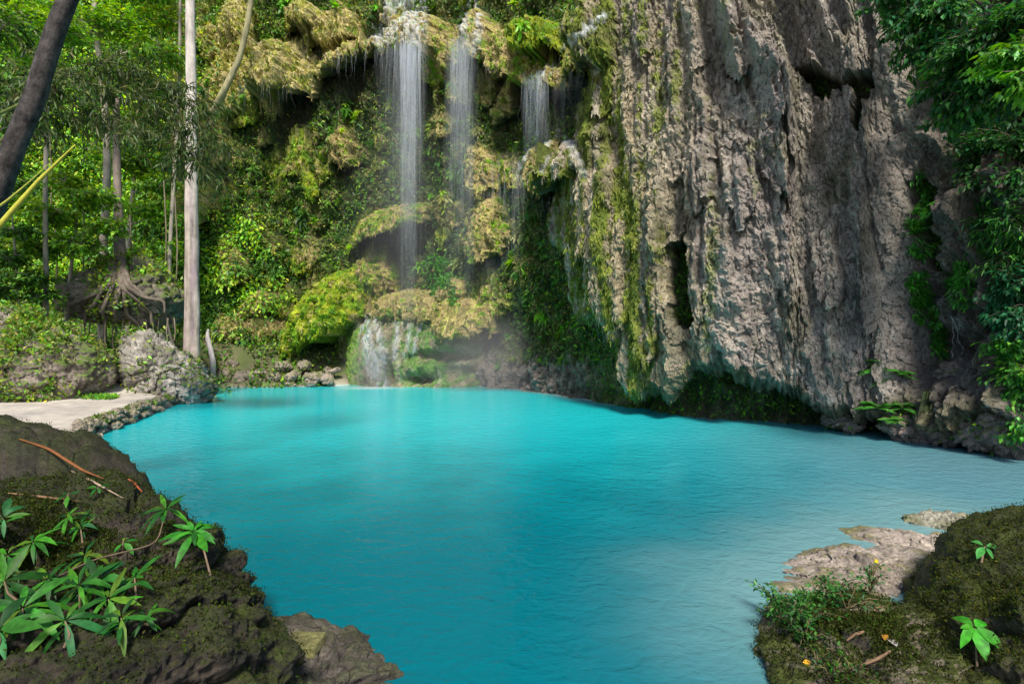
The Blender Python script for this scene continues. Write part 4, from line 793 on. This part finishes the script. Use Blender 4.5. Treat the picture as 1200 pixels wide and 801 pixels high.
c = up_(240, 640, .14, RL); shoot('plant', 'bright drooping rosette of long leaves at the right end of the big dark rock', RL, [[on(RL, 250, 668)[0], (on(RL, 250, 668)[0]+c)/2+A(.01, 0, .02), c]], [(c, (.1, -.6, .8), 9, .20), (c+A(0, -.01, .02), (.1, -.6, .8), 6, .15)], [(.018, .125, .008), (.026, .155, .010), (.012, .09, .007)], w=.24)
sp_ = [((52, 640), 10, .17), ((88, 610), 7, .15), ((20, 655), 7, .16), ((30, 730), 8, .18), ((96, 700), 9, .16), ((135, 716), 9, .15), ((62, 690), 7, .14), ((160, 690), 6, .13), ((108, 660), 6, .13), ((150, 735), 6, .13)]
labs = ['tall whorl of narrow leaves near the left edge of the dark rock', 'narrow leaved tuft above the bent stem', 'leafy tuft half cut off by the left edge', 'low broad leaved rosette at the lower left edge', 'rosette in the middle of the cluster under the bent stem', 'rosette right of the cluster with drooping leaves', 'small tuft where the bent stem starts', 'tuft with a yellowish leaf tip under the bend of the stem', 'slim tuft standing just above the bent stem', 'lowest small tuft on the shaded face of the dark rock']
for ((px, py), n, L), lab in zip(sp_, labs):
    b0 = on(RL, px, min(py+12, 790))[0]; c = up_(px, py, .10, RL)
    shoot('plant', lab, RL, [[b0, (b0+c)/2+A(.01, -.01, 0), c]], [(c, (rng.uniform(-.3, .3), -.5, .9), n, L), (c+A(0, 0, -.025), (0, -.4, 1), 4, L*.9)], group='shoots on the big dark rock')
extra = [((28, 690), 9, .19), ((75, 655), 8, .17), ((12, 615), 7, .16), ((118, 690), 8, .17), ((45, 715), 8, .18), ((80, 735), 7, .16), ((140, 690), 5, .13), ((105, 625), 7, .15), ((5, 745), 7, .17), ((178, 720), 5, .12), ((60, 605), 6, .15)]
xl = ['leaf tuft crossing the bent stem near its foot', 'dense whorl above the middle of the bent stem', 'tuft at the left edge below the crest twig', 'tuft under the middle of the bent stem', 'broad dark tuft among the lower left rosettes', 'tuft below the cluster on the shaded rock face', 'sparse tuft close under the bent stem', 'upright tuft on the moss above the bent stem', 'lowest tuft at the left edge of the dark rock', 'sparse sprig at the lower right of the cluster', 'tuft under the crest twig with narrow leaves']
for ((px, py), n, L), lab in list(zip(extra, xl))[:1]+list(zip(extra, xl))[2:4]+list(zip(extra, xl))[5:6]+list(zip(extra, xl))[7:9]+list(zip(extra, xl))[9:10]:
    b0 = on(RL, px, min(py+18, 792))[0]; c = up_(px, py, rng.uniform(.04, .12), RL)
    shoot('plant', lab, RL, [[b0, (b0+c)/2+A(rng.normal()*.03, -.01, 0), c]], [(c, (rng.uniform(-.6, .6), -.6, .7), n, L), (c+A(0, 0, -.03), (rng.uniform(-.5, .5), -.5, 1), 3, L*.8)], [(.010, .062, .006), (.020, .095, .008), (.007, .042, .006), (.030, .11, .006), (.012, .075, .02)], 'shoots on the big dark rock', w=rng.uniform(.2, .3))
for px, py, lab in ((80, 580, 'single upright seedling leaf on the crest of the dark rock'), (120, 572, 'tiny light green seedling beside the crest of the dark rock'), (150, 640, 'tiny seedling on the moss between the two shoots')):
    c = up_(px, py, .05, RL); shoot('seedling', lab, RL, [[on(RL, px, py+6)[0], c, c+A(0, 0, .01)]], [(c, (0, -.5, 1), 4, .07)], w=.4)
for q, (pts, rad, cl_, lab, cat) in enumerate((([(28, 516), (62, 530), (95, 545), (128, 558)], .012, A(.20, .075, .025), 'dry orange brown palm rib lying along the crest of the dark rock', 'dead frond'), ([(10, 572), (60, 578), (100, 583)], .010, A(.22, .13, .07), 'brown twig lying below the crest of the dark rock', 'twig'),
        ([(60, 540), (110, 560), (150, 580)], .009, A(.30, .22, .15), 'pale thin root running down the dark rock from the crest', 'root'), ([(150, 555), (168, 571)], .010, A(.3, .08, .03), 'curled red brown dead leaf on the edge of the dark rock', 'dead leaf'))):
    p_ = [on(RL, a, b_, .015)[0] for a, b_ in pts]
    if len(p_) == 2: p_ = [p_[0], (p_[0]+p_[1])/2+A(0, 0, .01), p_[1]]
    stick('dead_frond' if q == 0 else ('dead_leaf' if q == 3 else ('root' if q == 2 else 'twig')), lab, cat, p_, [rad*.5, rad, rad*.8, rad*.3], cl_, 16, 6, mat='bark')
# right boulder shoots
c = up_(1148, 642, .05, RR); shoot('seedling', 'small four leaved seedling high on the rounded boulder', RR, [[on(RR, 1150, 652)[0], c, c+A(0, 0, .004)]], [(c, (-.1, -.5, 1), 4, .085)], [(.03, .16, .03), (.05, .2, .035)], w=.5)
c = up_(1135, 745, .10, RR); shoot('seedling', 'bright green broad leaved seedling low on the rounded boulder', RR, [[on(RR, 1140, 778)[0], (on(RR, 1140, 778)[0]+c)/2, c]], [(c, (-.1, -.55, .9), 7, .12)], [(.03, .19, .01), (.04, .23, .012), (.025, .15, .01)], w=.5)
# bushy plants on the shelf
def bush(name, label, spots, n, L, palette, cat='bush', group=None, spread=.09, r=None, wid=.22):
    root = empty(name, tuple(spots[0]), label, cat, group); sm, lf = MB(), MB()
    for c in spots:
        for k_ in range(9):
            e_ = c+rng.normal(size=3)*spread*A(1, 1, .6)+A(0, -.02, .06); sm.tube([c-A(0, 0, .05), (c+e_)/2+A(0, 0, .02), e_], [.005, .004, .002], 4, A(.13, .1, .05), cap=False)
            m_ = n//9; u_ = rng.uniform(.2, 1.1, (m_, 1)); lf.leaves(c+(e_-c)*u_+.02*rng.normal(size=(m_, 3)), unit(e_-c)*.6+.8*rdir(m_)+A(0, 0, .1), A(0, 0, 1)+.5*rdir(m_), rnd(m_, .6, 1.2)*L, rnd(m_, .8, 1.2)*L*wid, pal(m_, palette), 'q', .2)
    sm.build('stem', M['stem'], root); lf.build('foliage', M['leaf'], root); return root
bs = [on(SH, a, b_, .04)[0] for a, b_ in ((905, 700), (915, 715), (930, 705), (945, 720), (960, 700), (975, 690), (925, 730), (990, 702), (940, 740))]
bush('bush', 'dark green fine leaved bush at the tip of the mossy shelf', bs, 170, .038, [(.02, .09, .015), (.03, .12, .02), (.015, .06, .012), (.05, .15, .02)])
bush('plant', 'thin sprig with small leaves standing on the shelf', [on(SH, 1018, 690, .09)[0], on(SH, 1022, 680, .13)[0]], 40, .035, [(.03, .12, .03)], 'plant', spread=.05)
bush('plant', 'low tuft of weeds at the bottom of the shelf', [on(SH, a, b_, .02)[0] for a, b_ in ((975, 790), (1000, 780), (960, 770))], 60, .03, GL, 'plant', spread=.06)
for q, (pts, lab) in enumerate((([(1008, 735), (985, 746)], 'short dark stick on the moss of the shelf'), ([(1040, 755), (1025, 770), (1003, 778)], 'brown crooked stick lower on the shelf'), ([(1020, 712), (1035, 706)], 'reddish stick near the boulder on the shelf'))):
    p_ = [on(SH, a, b_, .02)[0] for a, b_ in pts]; p_ = p_ if len(p_) > 2 else [p_[0], (p_[0]+p_[1])/2+A(0, 0, .01), p_[1]]
    stick('stick', lab, 'stick', p_, [.006, .009, .008, .004], A(.2, .12, .07), 12, 5, mat='bark')
def fallen(name, label, r, px, py, colr, L=.07, group=None):
    p, n = on(r, px, py, .012); b = MB(); b.leaves([p], [A(rng.normal(), rng.normal(), .1)], [n], L, L*.28, [colr], 'l', .2, .3); return tag(b.build(name, M['gloss'], None), label, 'leaf', group)
fallen('fallen_leaf', 'pale grey dead leaf on the moss of the shelf', SH, 1045, 752, A(.42, .38, .36), .09); fallen('fallen_leaf', 'orange leaf on the shelf edge by the water', SH, 940, 770, A(.6, .3, .02), .05); fallen('fallen_leaf', 'yellow leaf on the pale wet rock', W1, 1023, 650, A(.65, .5, .02), .06); fallen('fallen_leaf', 'orange dead leaf beside the pale dead leaf', SH, 1043, 738, A(.45, .22, .03), .06)
# ------------------------------------------------------------------ ferns and shrubs on the right
def fern(label, base, n, L, palette, group, spread=1., face=A(-.5, -.8, .3)):
    root = empty('fern', tuple(base), label, 'fern', group); sm, lf = MB(), MB()
    for k_ in range(n):
        an = rng.uniform(-3.1, 3.1); dv = unit(A(math.cos(an)*face[0]-math.sin(an)*face[1], math.sin(an)*face[0]+math.cos(an)*face[1], rng.uniform(.0, 1.7)))
        l_ = L*rng.uniform(.7, 1.15); t = np.linspace(0, 1, 15)[:, None]; cv = base+dv*l_*t+A(0, 0, -.55)*l_*t*t
        sm.tube(cv, np.linspace(.008, .003, 15), 4, A(.10, .14, .04), cap=False)
        tang = unit(np.gradient(cv, axis=0)); sd_ = unit(np.cross(tang, A(0, 0, 1)))
        for sg in (-1, 1):
            u_ = np.linspace(.12, .98, 17); pos = np.stack([np.interp(u_, t[:, 0], cv[:, i]) for i in range(3)], 1); tg = np.stack([np.interp(u_, t[:, 0], tang[:, i]) for i in range(3)], 1); sdd = np.stack([np.interp(u_, t[:, 0], sd_[:, i]) for i in range(3)], 1)
            pl_ = l_*.30*np.sin(np.pi*(u_*.8+.2))**.7; lf.leaves(pos, sdd*sg+tg*.45+A(0, 0, -.15), A(0, 0, 1)+0*pos, pl_, pl_*.13, pal(17, palette, .15), 'q', .15, .1)
    sm.build('stem', M['stem'], root); lf.build('fronds', M['leaf'], root); return root
FG = [(.04, .18, .02), (.03, .14, .02), (.06, .23, .03)]
for px, py, Y, n, L, lab in ((1008, 418, 11.0, 9, .75, 'dark bushy fern at the top of the fern clump'), (1030, 432, 10.6, 10, .9, 'bright fern with spreading fronds in the middle of the clump'), (1050, 440, 10.4, 9, .8, 'bright fern at the right of the clump over the hollow'), (1028, 478, 10.4, 9, .7, 'fern low over the water under the clump'), (1058, 478, 10.2, 8, .65, 'low fern right of the one over the water'),
                              (1005, 436, 10.9, 8, .7, 'fern at the left side of the clump'), (1045, 492, 10.2, 7, .5, 'small fern drooping to the waterline'), (1108, 498, 9.5, 6, .4, 'small fern among the wet boulders right of the clump')):
    fern(lab, P(px, py, Y), n+8, L*.6, FG if py > 425 else FG[:2]+[(.02, .12, .05)], 'ferns at the foot of the right wall')
def leafbush(name, label, cat, base, clusters, n, L, palette, group=None, wid=.3, shape='q', flat=.6, mat='leaf', bark=(.1, .085, .06), droop=.5):
    return tree(name, label, cat, [base, (np.asarray(base)*.7+clusters[0][0]*.3), (np.asarray(base)*.35+clusters[0][0]*.65), clusters[0][0]], [.05, .045, .035, .02], clusters, n, L, palette, bark, group, .025, flat, shape, droop, mat, wid)
leafbush('shrub', 'little blue green shrub growing out of the bare wall above the ferns', 'shrub', cliff_at(1000, 412)[0], [cl(990, 404, 11.2, .35), cl(975, 392, 11.3, .25), cl(1000, 395, 11.0, .25)], 420, .12, [(.05, .14, .07), (.04, .11, .05), (.1, .18, .08)], wid=.34)
gr = 'shrubs hanging over the right edge'
DKG = [(.018, .085, .02), (.03, .12, .022), (.012, .055, .018), (.018, .085, .028), (.045, .14, .02), (.03, .075, .015)]
SHR = [('broad dark shrub hanging from the top of the right wall', (1100, -30, 9.6), [(1045, 5, 9.2, .55), (1075, 25, 8.9, .65), (1110, 20, 8.6, .75), (1060, -30, 9.2, .7), (1085, 60, 8.8, .55), (1120, 65, 8.5, .6)], DKG, 5200, .13),
       ('dark drooping shrub below the top one at the upper right', (1180, 60, 8.6), [(1150, 60, 7.8, .75), (1190, 30, 7.4, .9), (1110, 100, 8.4, .55), (1145, 115, 8.0, .65), (1180, 110, 7.6, .7), (1125, 135, 8.2, .5)], DKG+[(.04, .15, .02)], 6200, .125),
       ('lit yellow green branch among the dark shrubs at the right edge', (1215, 70, 7.0), [(1200, 60, 6.8, .5), (1180, 75, 6.9, .35), (1215, 90, 6.6, .5)], [(.06, .2, .02), (.1, .25, .02), (.04, .15, .02)], 1600, .13),
       ('dense dark shrub at the right edge beside the mossy alcove', (1210, 190, 9.2), [(1160, 165, 9.2, 0.73), (1195, 165, 8.7, 0.86), (1150, 205, 9.4, 0.55), (1180, 215, 8.9, 0.74), (1205, 220, 8.5, 0.74)], DKG, 5600, .115),
       ('hanging fringe of narrow leaves in the middle of the right edge', (1215, 270, 8.8), [(1170, 255, 9.1, 0.61), (1200, 265, 8.6, 0.68), (1165, 285, 9.2, 0.46), (1190, 305, 8.8, 0.59), (1155, 240, 9.4, 0.43)], DKG+[(.05, .19, .02), (.07, .22, .02)], 4600, .14),
       ('shrub with bluish leaves low on the right edge', (1215, 350, 8.4), [(1185, 340, 8.8, 0.52), (1200, 375, 8.5, 0.56), (1178, 365, 9.0, 0.37), (1205, 325, 8.5, 0.50)], [(.02, .10, .04), (.03, .14, .06), (.02, .08, .02)], 3000, .12),
       ('bright fern like shrub trailing down to the pool at the right edge', (1215, 430, 8.4), [(1190, 405, 8.7, 0.47), (1200, 440, 8.5, 0.50), (1185, 430, 8.8, 0.34), (1195, 475, 8.6, 0.43), (1200, 510, 8.4, 0.35)], [(.05, .19, .02), (.03, .13, .02), (.08, .22, .02), (.02, .09, .02)], 3200, .11)]
for lab, b0, cls, plt, n, L in SHR:
    leafbush('shrub', lab, 'shrub', P(*b0), [cl(*q) for q in cls], n, L, plt, gr, wid=.26 if 'narrow' not in lab else .1)
for px, py, lab, r_ in ((1075, 255, 'moss and fern cushion filling the green alcove in the right wall', .5), (1074, 352, 'leafy weeds in the cleft under the green alcove', .4), (1096, 392, 'weeds with fallen yellow leaves in the lower cleft', .4), (1128, 330, 'weeds on the broken rock beside the hanging fringe', .3)):
    p, n_ = cliff_at(px, py); root = empty('weeds', tuple(p), lab, 'weeds'); lf = MB(); m_ = 900
    q = ((fpx-px)/(13*r_*2))**2+((fpy-py)/(40*r_*2))**2+1.1*mo2+.6*mo3 < .9+.5*rng.random(fpx.shape); idx = np.argwhere(q); idx = idx[rng.integers(0, len(idx), m_)]
    pp = Vg[idx[:, 0], idx[:, 1]]+Ng[idx[:, 0], idx[:, 1]]*rnd((m_, 1), 0, .12)
    lf.leaves(pp, unit(Ng[idx[:, 0], idx[:, 1]]+A(0, 0, -.4)+.7*rdir(m_)), A(0, -.3, 1)+.4*rdir(m_), rnd(m_, .05, .19), rnd(m_, .010, .026), np.where(rng.random((m_, 1)) < (.03 if py > 380 else 0), A(.6, .35, .02), pal(m_, [(.04, .16, .02), (.03, .12, .02), (.05, .2, .02)])))
    lf.build('foliage', M['leaf'], root)
# ------------------------------------------------------------------ falling water
def water_mat(name, alpha, streak=True, col=(.86, .90, .98)):
    m, t, b = nt(name); l = t.links.new
    b.inputs['Base Color'].default_value = (*col, 1); b.inputs['Roughness'].default_value = .35; b.inputs['Specular IOR Level'].default_value = .3
    tl = nd(t, 'ShaderNodeBsdfTranslucent'); tl.inputs['Color'].default_value = (*col, 1); m1 = nd(t, 'ShaderNodeMixShader', Fac=.45); l(b.outputs[0], m1.inputs[1]); l(tl.outputs[0], m1.inputs[2])
    tr = nd(t, 'ShaderNodeBsdfTransparent'); mx = nd(t, 'ShaderNodeMixShader'); l(tr.outputs[0], mx.inputs[1]); l(m1.outputs[0], mx.inputs[2])
    at = nd(t, 'ShaderNodeAttribute', attribute_name='Col')
    if streak:
        g = nd(t, 'ShaderNodeNewGeometry'); mp = nd(t, 'ShaderNodeMapping'); mp.inputs['Scale'].default_value = (9, 9, .5); l(g.outputs['Position'], mp.inputs['Vector'])
        n = nd(t, 'ShaderNodeTexNoise', Scale=1., Detail=5., Roughness=.7); l(mp.outputs[0], n.inputs['Vector'])
        r = nd(t, 'ShaderNodeMapRange'); r.inputs[1].default_value = .34; r.inputs[2].default_value = .66; r.inputs[3].default_value = 0; r.inputs[4].default_value = alpha; l(n.outputs[0], r.inputs[0])
        q = nd(t, 'ShaderNodeMath', operation='MULTIPLY'); l(r.outputs[0], q.inputs[0]); l(at.outputs['Fac'], q.inputs[1]); l(q.outputs[0], mx.inputs[0])
    else:
        q = nd(t, 'ShaderNodeMath', operation='MULTIPLY'); q.inputs[1].default_value = alpha; l(at.outputs['Fac'], q.inputs[0]); l(q.outputs[0], mx.inputs[0])
    l(mx.outputs[0], t.nodes['Material Output'].inputs['Surface']); return m
M['strand'] = water_mat('falling_water', .20, False); M['veil'] = water_mat('water_veil', .27); M['film'] = water_mat('running_water', .8)
def strands(b, px0, px1, y0, y1, n, r=.014, fade=True, jit=6, drift=0, off=.12):
    for _ in range(n):
        px = rng.uniform(px0, px1); ys = y0+rng.uniform(-jit, jit)
        p, nn = cliff_at(px, ys); p = p+nn*A(1, 1, 0)*off*rng.uniform(.4, 1.4)
        ye = y0+(y1-y0)*rng.uniform(.2, 1.)
        zl = max(0., H+(CY-ye)/F*p[1]); m_ = 9; t = np.linspace(0, 1, m_)
        pts = np.stack([p[0]+drift*t+.13*rng.normal()*t+.02*rng.normal(size=m_)*t*2, p[1]-.25*np.sqrt(t)*rng.uniform(.3, 1), p[2]+(zl-p[2])*t], 1)
        rr = .85*r*rng.uniform(.4, 1.6)*(1-.4*t); a_ = rng.uniform(.35, 1)*(1-t**1.5*.9) if fade else np.full(m_, rng.uniform(.4, 1))
        b.tube(pts, rr, 3, np.repeat(a_[:, None], 3, 1), cap=False)
def veil(b, px0, px1, y0, y1, w1=1., layers=3, dens=1., off=.15):
    """loose curtain of falling water: several billowing sheets hanging from the lip"""
    for q in range(layers):
        cols2 = np.linspace(px0, px1, 14); rows2 = np.linspace(0, 1, 22); P0 = []
        for px in cols2: p, nn = cliff_at(px, y0); P0.append(p+nn*A(1, 1, 0)*off)
        P0 = np.array(P0); mid = P0.mean(0); k_ = np.hanning(7); k_ /= k_.sum()
        yy = np.convolve(np.pad(P0[:, 1], 3, 'edge'), k_, 'valid'); zl = max(.02, H+(CY-y1)/F*mid[1])
        V = np.zeros((22, 14, 3)); u = np.linspace(-1, 1, 14)
        for i, t in enumerate(rows2):
            V[i, :, 0] = mid[0]+(P0[:, 0]-mid[0])*(1+(w1-1)*t)+.10*perlin(u*2, t*2, q*3.3); V[i, :, 1] = yy-.3*np.sqrt(t)-.12*q+.18*np.cos(u*2.5+q)+.1*perlin(u*2.5, t*1.5, q*5.1+2); V[i, :, 2] = P0[:, 2]*(1-t)+zl*t
        a_ = dens*np.clip(1-np.abs(u)[None, :]**3, 0, 1)*np.clip(1-rows2[:, None], 0, 1)**.6*np.clip(rows2[:, None]*14+.25, 0, 1)*np.interp(rows2, [0, .5, 1], [1, .8, .35])[:, None]
        b.add(V, grid_faces(22, 14), np.repeat(a_.reshape(-1, 1), 3, 1))
def film(b, paths, n=0, wd=5., off=.03, dens=1.):
    """a skin of water running over the stone along pixel paths"""
    m_ = np.zeros(fpx.shape)
    for path in paths:
        for (x1, y1), (x2, y2) in zip(path[:-1], path[1:]):
            ab2 = (x2-x1)**2+(y2-y1)**2; tt = np.clip(((fpx-x1)*(x2-x1)+(fpy-y1)*(y2-y1))/ab2, 0, 1)
            m_ = np.maximum(m_, np.exp(-((fpx-x1-tt*(x2-x1))**2+(fpy-y1-tt*(y2-y1))**2)/(wd*wd)))
    m_ = m_*sstep(-.6, .1, fbm(Sg*5, Z*.8, 3.3, 3, .6)+.3*(m_-.5))*dens*1.6
    k_ = (m_ > .04); f = grid_faces(NRT, NC)[:, ::-1]; f = f[k_.ravel()[f].all(1)]
    if not len(f): return
    u_, inv = np.unique(f, return_inverse=True); b.add((Vg+Ng*off).reshape(-1, 3)[u_], inv.reshape(-1, 4), np.repeat(np.clip(m_.ravel()[u_], 0, 1)[:, None], 3, 1))
def fall(label, films, st, veils):
    root = empty('waterfall', (0, 0, 0), label, 'waterfall'); 
    if films:
        b = MB(); [film(b, f[0], **f[1]) for f in films]
        if b.V: b.build('running_water', M['film'], root)
    if st:
        b = MB(); [strands(b, *s_[:5], **s_[5]) for s_ in st]; b.build('strands', M['strand'], root)
    if veils:
        b = MB(); [veil(b, *v[:4], **v[4]) for v in veils]; b.build('veil', M['veil'], root)
    return root
fall('main white fall dropping from the broad rounded lip left of centre', [([[(484, -12), (478, 15), (470, 52)], [(476, -10), (470, 15), (462, 52)], [(490, -10), (488, 20), (482, 52)], [(462, 2), (452, 20), (444, 50)]], dict(wd=11))],
     [(440, 500, 54, 110, 70, {}), (466, 496, 50, 260, 60, dict(r=.017, jit=10)), (474, 492, 52, 380, 46, dict(r=.015, jit=10)), (350, 440, 62, 100, 50, dict(r=.011))], [(466, 494, 46, 400, dict(w1=.9, layers=3)), (440, 504, 50, 300, dict(layers=2, dens=.45, w1=.8)), (474, 490, 40, 250, dict(layers=2, dens=.9))])
fall('second thinner fall right of the main one', [([[(545, -10), (543, 20), (541, 50)], [(560, -8), (562, 30), (556, 60)]], dict())], [(528, 554, 54, 280, 46, dict(r=.014, jit=9)), (556, 580, 78, 110, 20, dict(r=.01))], [(526, 558, 48, 390, dict(w1=1.3, layers=3, dens=.7)), (532, 548, 44, 230, dict(layers=2, dens=.8))])
fall('slanting fall pouring left from the top of the stone curtain into a dark hollow', [([[(706, 20), (684, 34), (662, 56), (640, 84)], [(700, 28), (676, 42), (652, 66), (634, 90)]], dict())], [(614, 642, 90, 190, 50, dict(r=.013)), (640, 690, 88, 130, 26, dict(r=.009))], [(612, 644, 88, 200, dict(layers=2)), (640, 690, 86, 170, dict(layers=1, dens=.4))])
fall('water sheeting over the bell shaped hood and dripping from its rim', [([[(632, 156), (622, 170), (612, 190), (606, 205)], [(645, 153), (640, 175), (636, 200)], [(655, 156), (670, 172), (684, 205)]], dict(dens=.55))], [(602, 616, 205, 290, 22, dict(r=.010)), (618, 680, 234, 265, 20, dict(r=.008))], None)
fall('thin jet falling from the tip of the stone curtain', None, [(664, 668, 286, 350, 5, dict(r=.014, jit=2, fade=False)), (697, 706, 384, 420, 6, dict(r=.011, jit=2)), (712, 732, 388, 410, 8, dict(r=.008, jit=2))], None)
fall('drips under the sunlit tufa tongue', None, [(284, 350, 100, 140, 45, dict(r=.011))], None)
fall('faint veil of falling mist in the middle of the wall', None, [(575, 612, 190, 420, 26, dict(r=.010))], [(560, 614, 180, 430, dict(w1=1.2, layers=2, dens=.45))])
fall('small white cascade spilling over the mossy mound into the pool', [([[(430, 372), (432, 395), (440, 425), (444, 452)], [(440, 375), (446, 400), (450, 425), (452, 452)], [(424, 380), (428, 405), (436, 440)]], dict(wd=5, dens=.75)), ([[(465, 378), (464, 400), (462, 420)], [(480, 376), (478, 398), (474, 418)], [(493, 378), (489, 398), (484, 416)]], dict(wd=3, dens=.6))], [(434, 452, 412, 452, 30, dict(r=.018, off=.25))], None)
fall('thin trickle on the dark rock at the far right', [([[(1156, 440), (1157, 465), (1154, 500)], [(1158, 440), (1158, 465), (1157, 498)]], dict(wd=2.5))], [(1120, 1124, 372, 430, 4, dict(r=.008, jit=2, fade=False))], None)
# fine spray where the falls come down
def mist(label, c, r, dens):
    b = MB(); D, Fq, (ct, cb) = dome(40, 18, -89)
    b.add(np.asarray(c)+D*np.asarray(r), Fq); i0 = 0; V = b.V[0]; b.V[0] = np.concatenate([V, [V[ct].mean(0)], [V[cb].mean(0)]]); b.c[0] = np.ones((len(V)+2, 3)); k = len(V)
    b.F[3] = [np.concatenate([np.stack([ct, np.roll(ct, -1), np.full(len(ct), k)], 1), np.stack([np.roll(cb, -1), cb, np.full(len(cb), k+1)], 1)])]
    m, t, bs = nt('spray'); l = t.links.new; t.nodes.remove(bs); v = nd(t, 'ShaderNodeVolumePrincipled'); v.inputs['Color'].default_value = (.93, .94, 1, 1); v.inputs['Anisotropy'].default_value = .2
    tc = nd(t, 'ShaderNodeNewGeometry'); sb = nd(t, 'ShaderNodeVectorMath', operation='SUBTRACT'); sb.inputs[1].default_value = c; l(tc.outputs['Position'], sb.inputs[0]); dv_ = nd(t, 'ShaderNodeVectorMath', operation='DIVIDE'); dv_.inputs[1].default_value = r; l(sb.outputs[0], dv_.inputs[0])
    ln_ = nd(t, 'ShaderNodeVectorMath', operation='LENGTH'); l(dv_.outputs[0], ln_.inputs[0]); mr = nd(t, 'ShaderNodeMapRange'); mr.interpolation_type = 'SMOOTHSTEP'; mr.inputs[1].default_value = .1; mr.inputs[2].default_value = 1.; mr.inputs[3].default_value = dens; mr.inputs[4].default_value = 0; l(ln_.outputs['Value'], mr.inputs[0]); l(mr.outputs[0], v.inputs['Density'])
    l(v.outputs[0], t.nodes['Material Output'].inputs['Volume']); o = b.build('spray', m, None); return tag(o, label, 'spray', kind='stuff')
mist('soft white spray at the foot of the middle falls', (-.9, 21.2, .9), (3.8, 1.6, 2.8), .32)
mist('spray rising from the cascade on the mossy mound', (-6.1, 22.6, .7), (1.7, 1.1, 2.2), .42)
mist('thin spray drifting in front of the main fall', (-4.6, 21.9, 6.5), (3.4, 1.5, 7.5), .085)
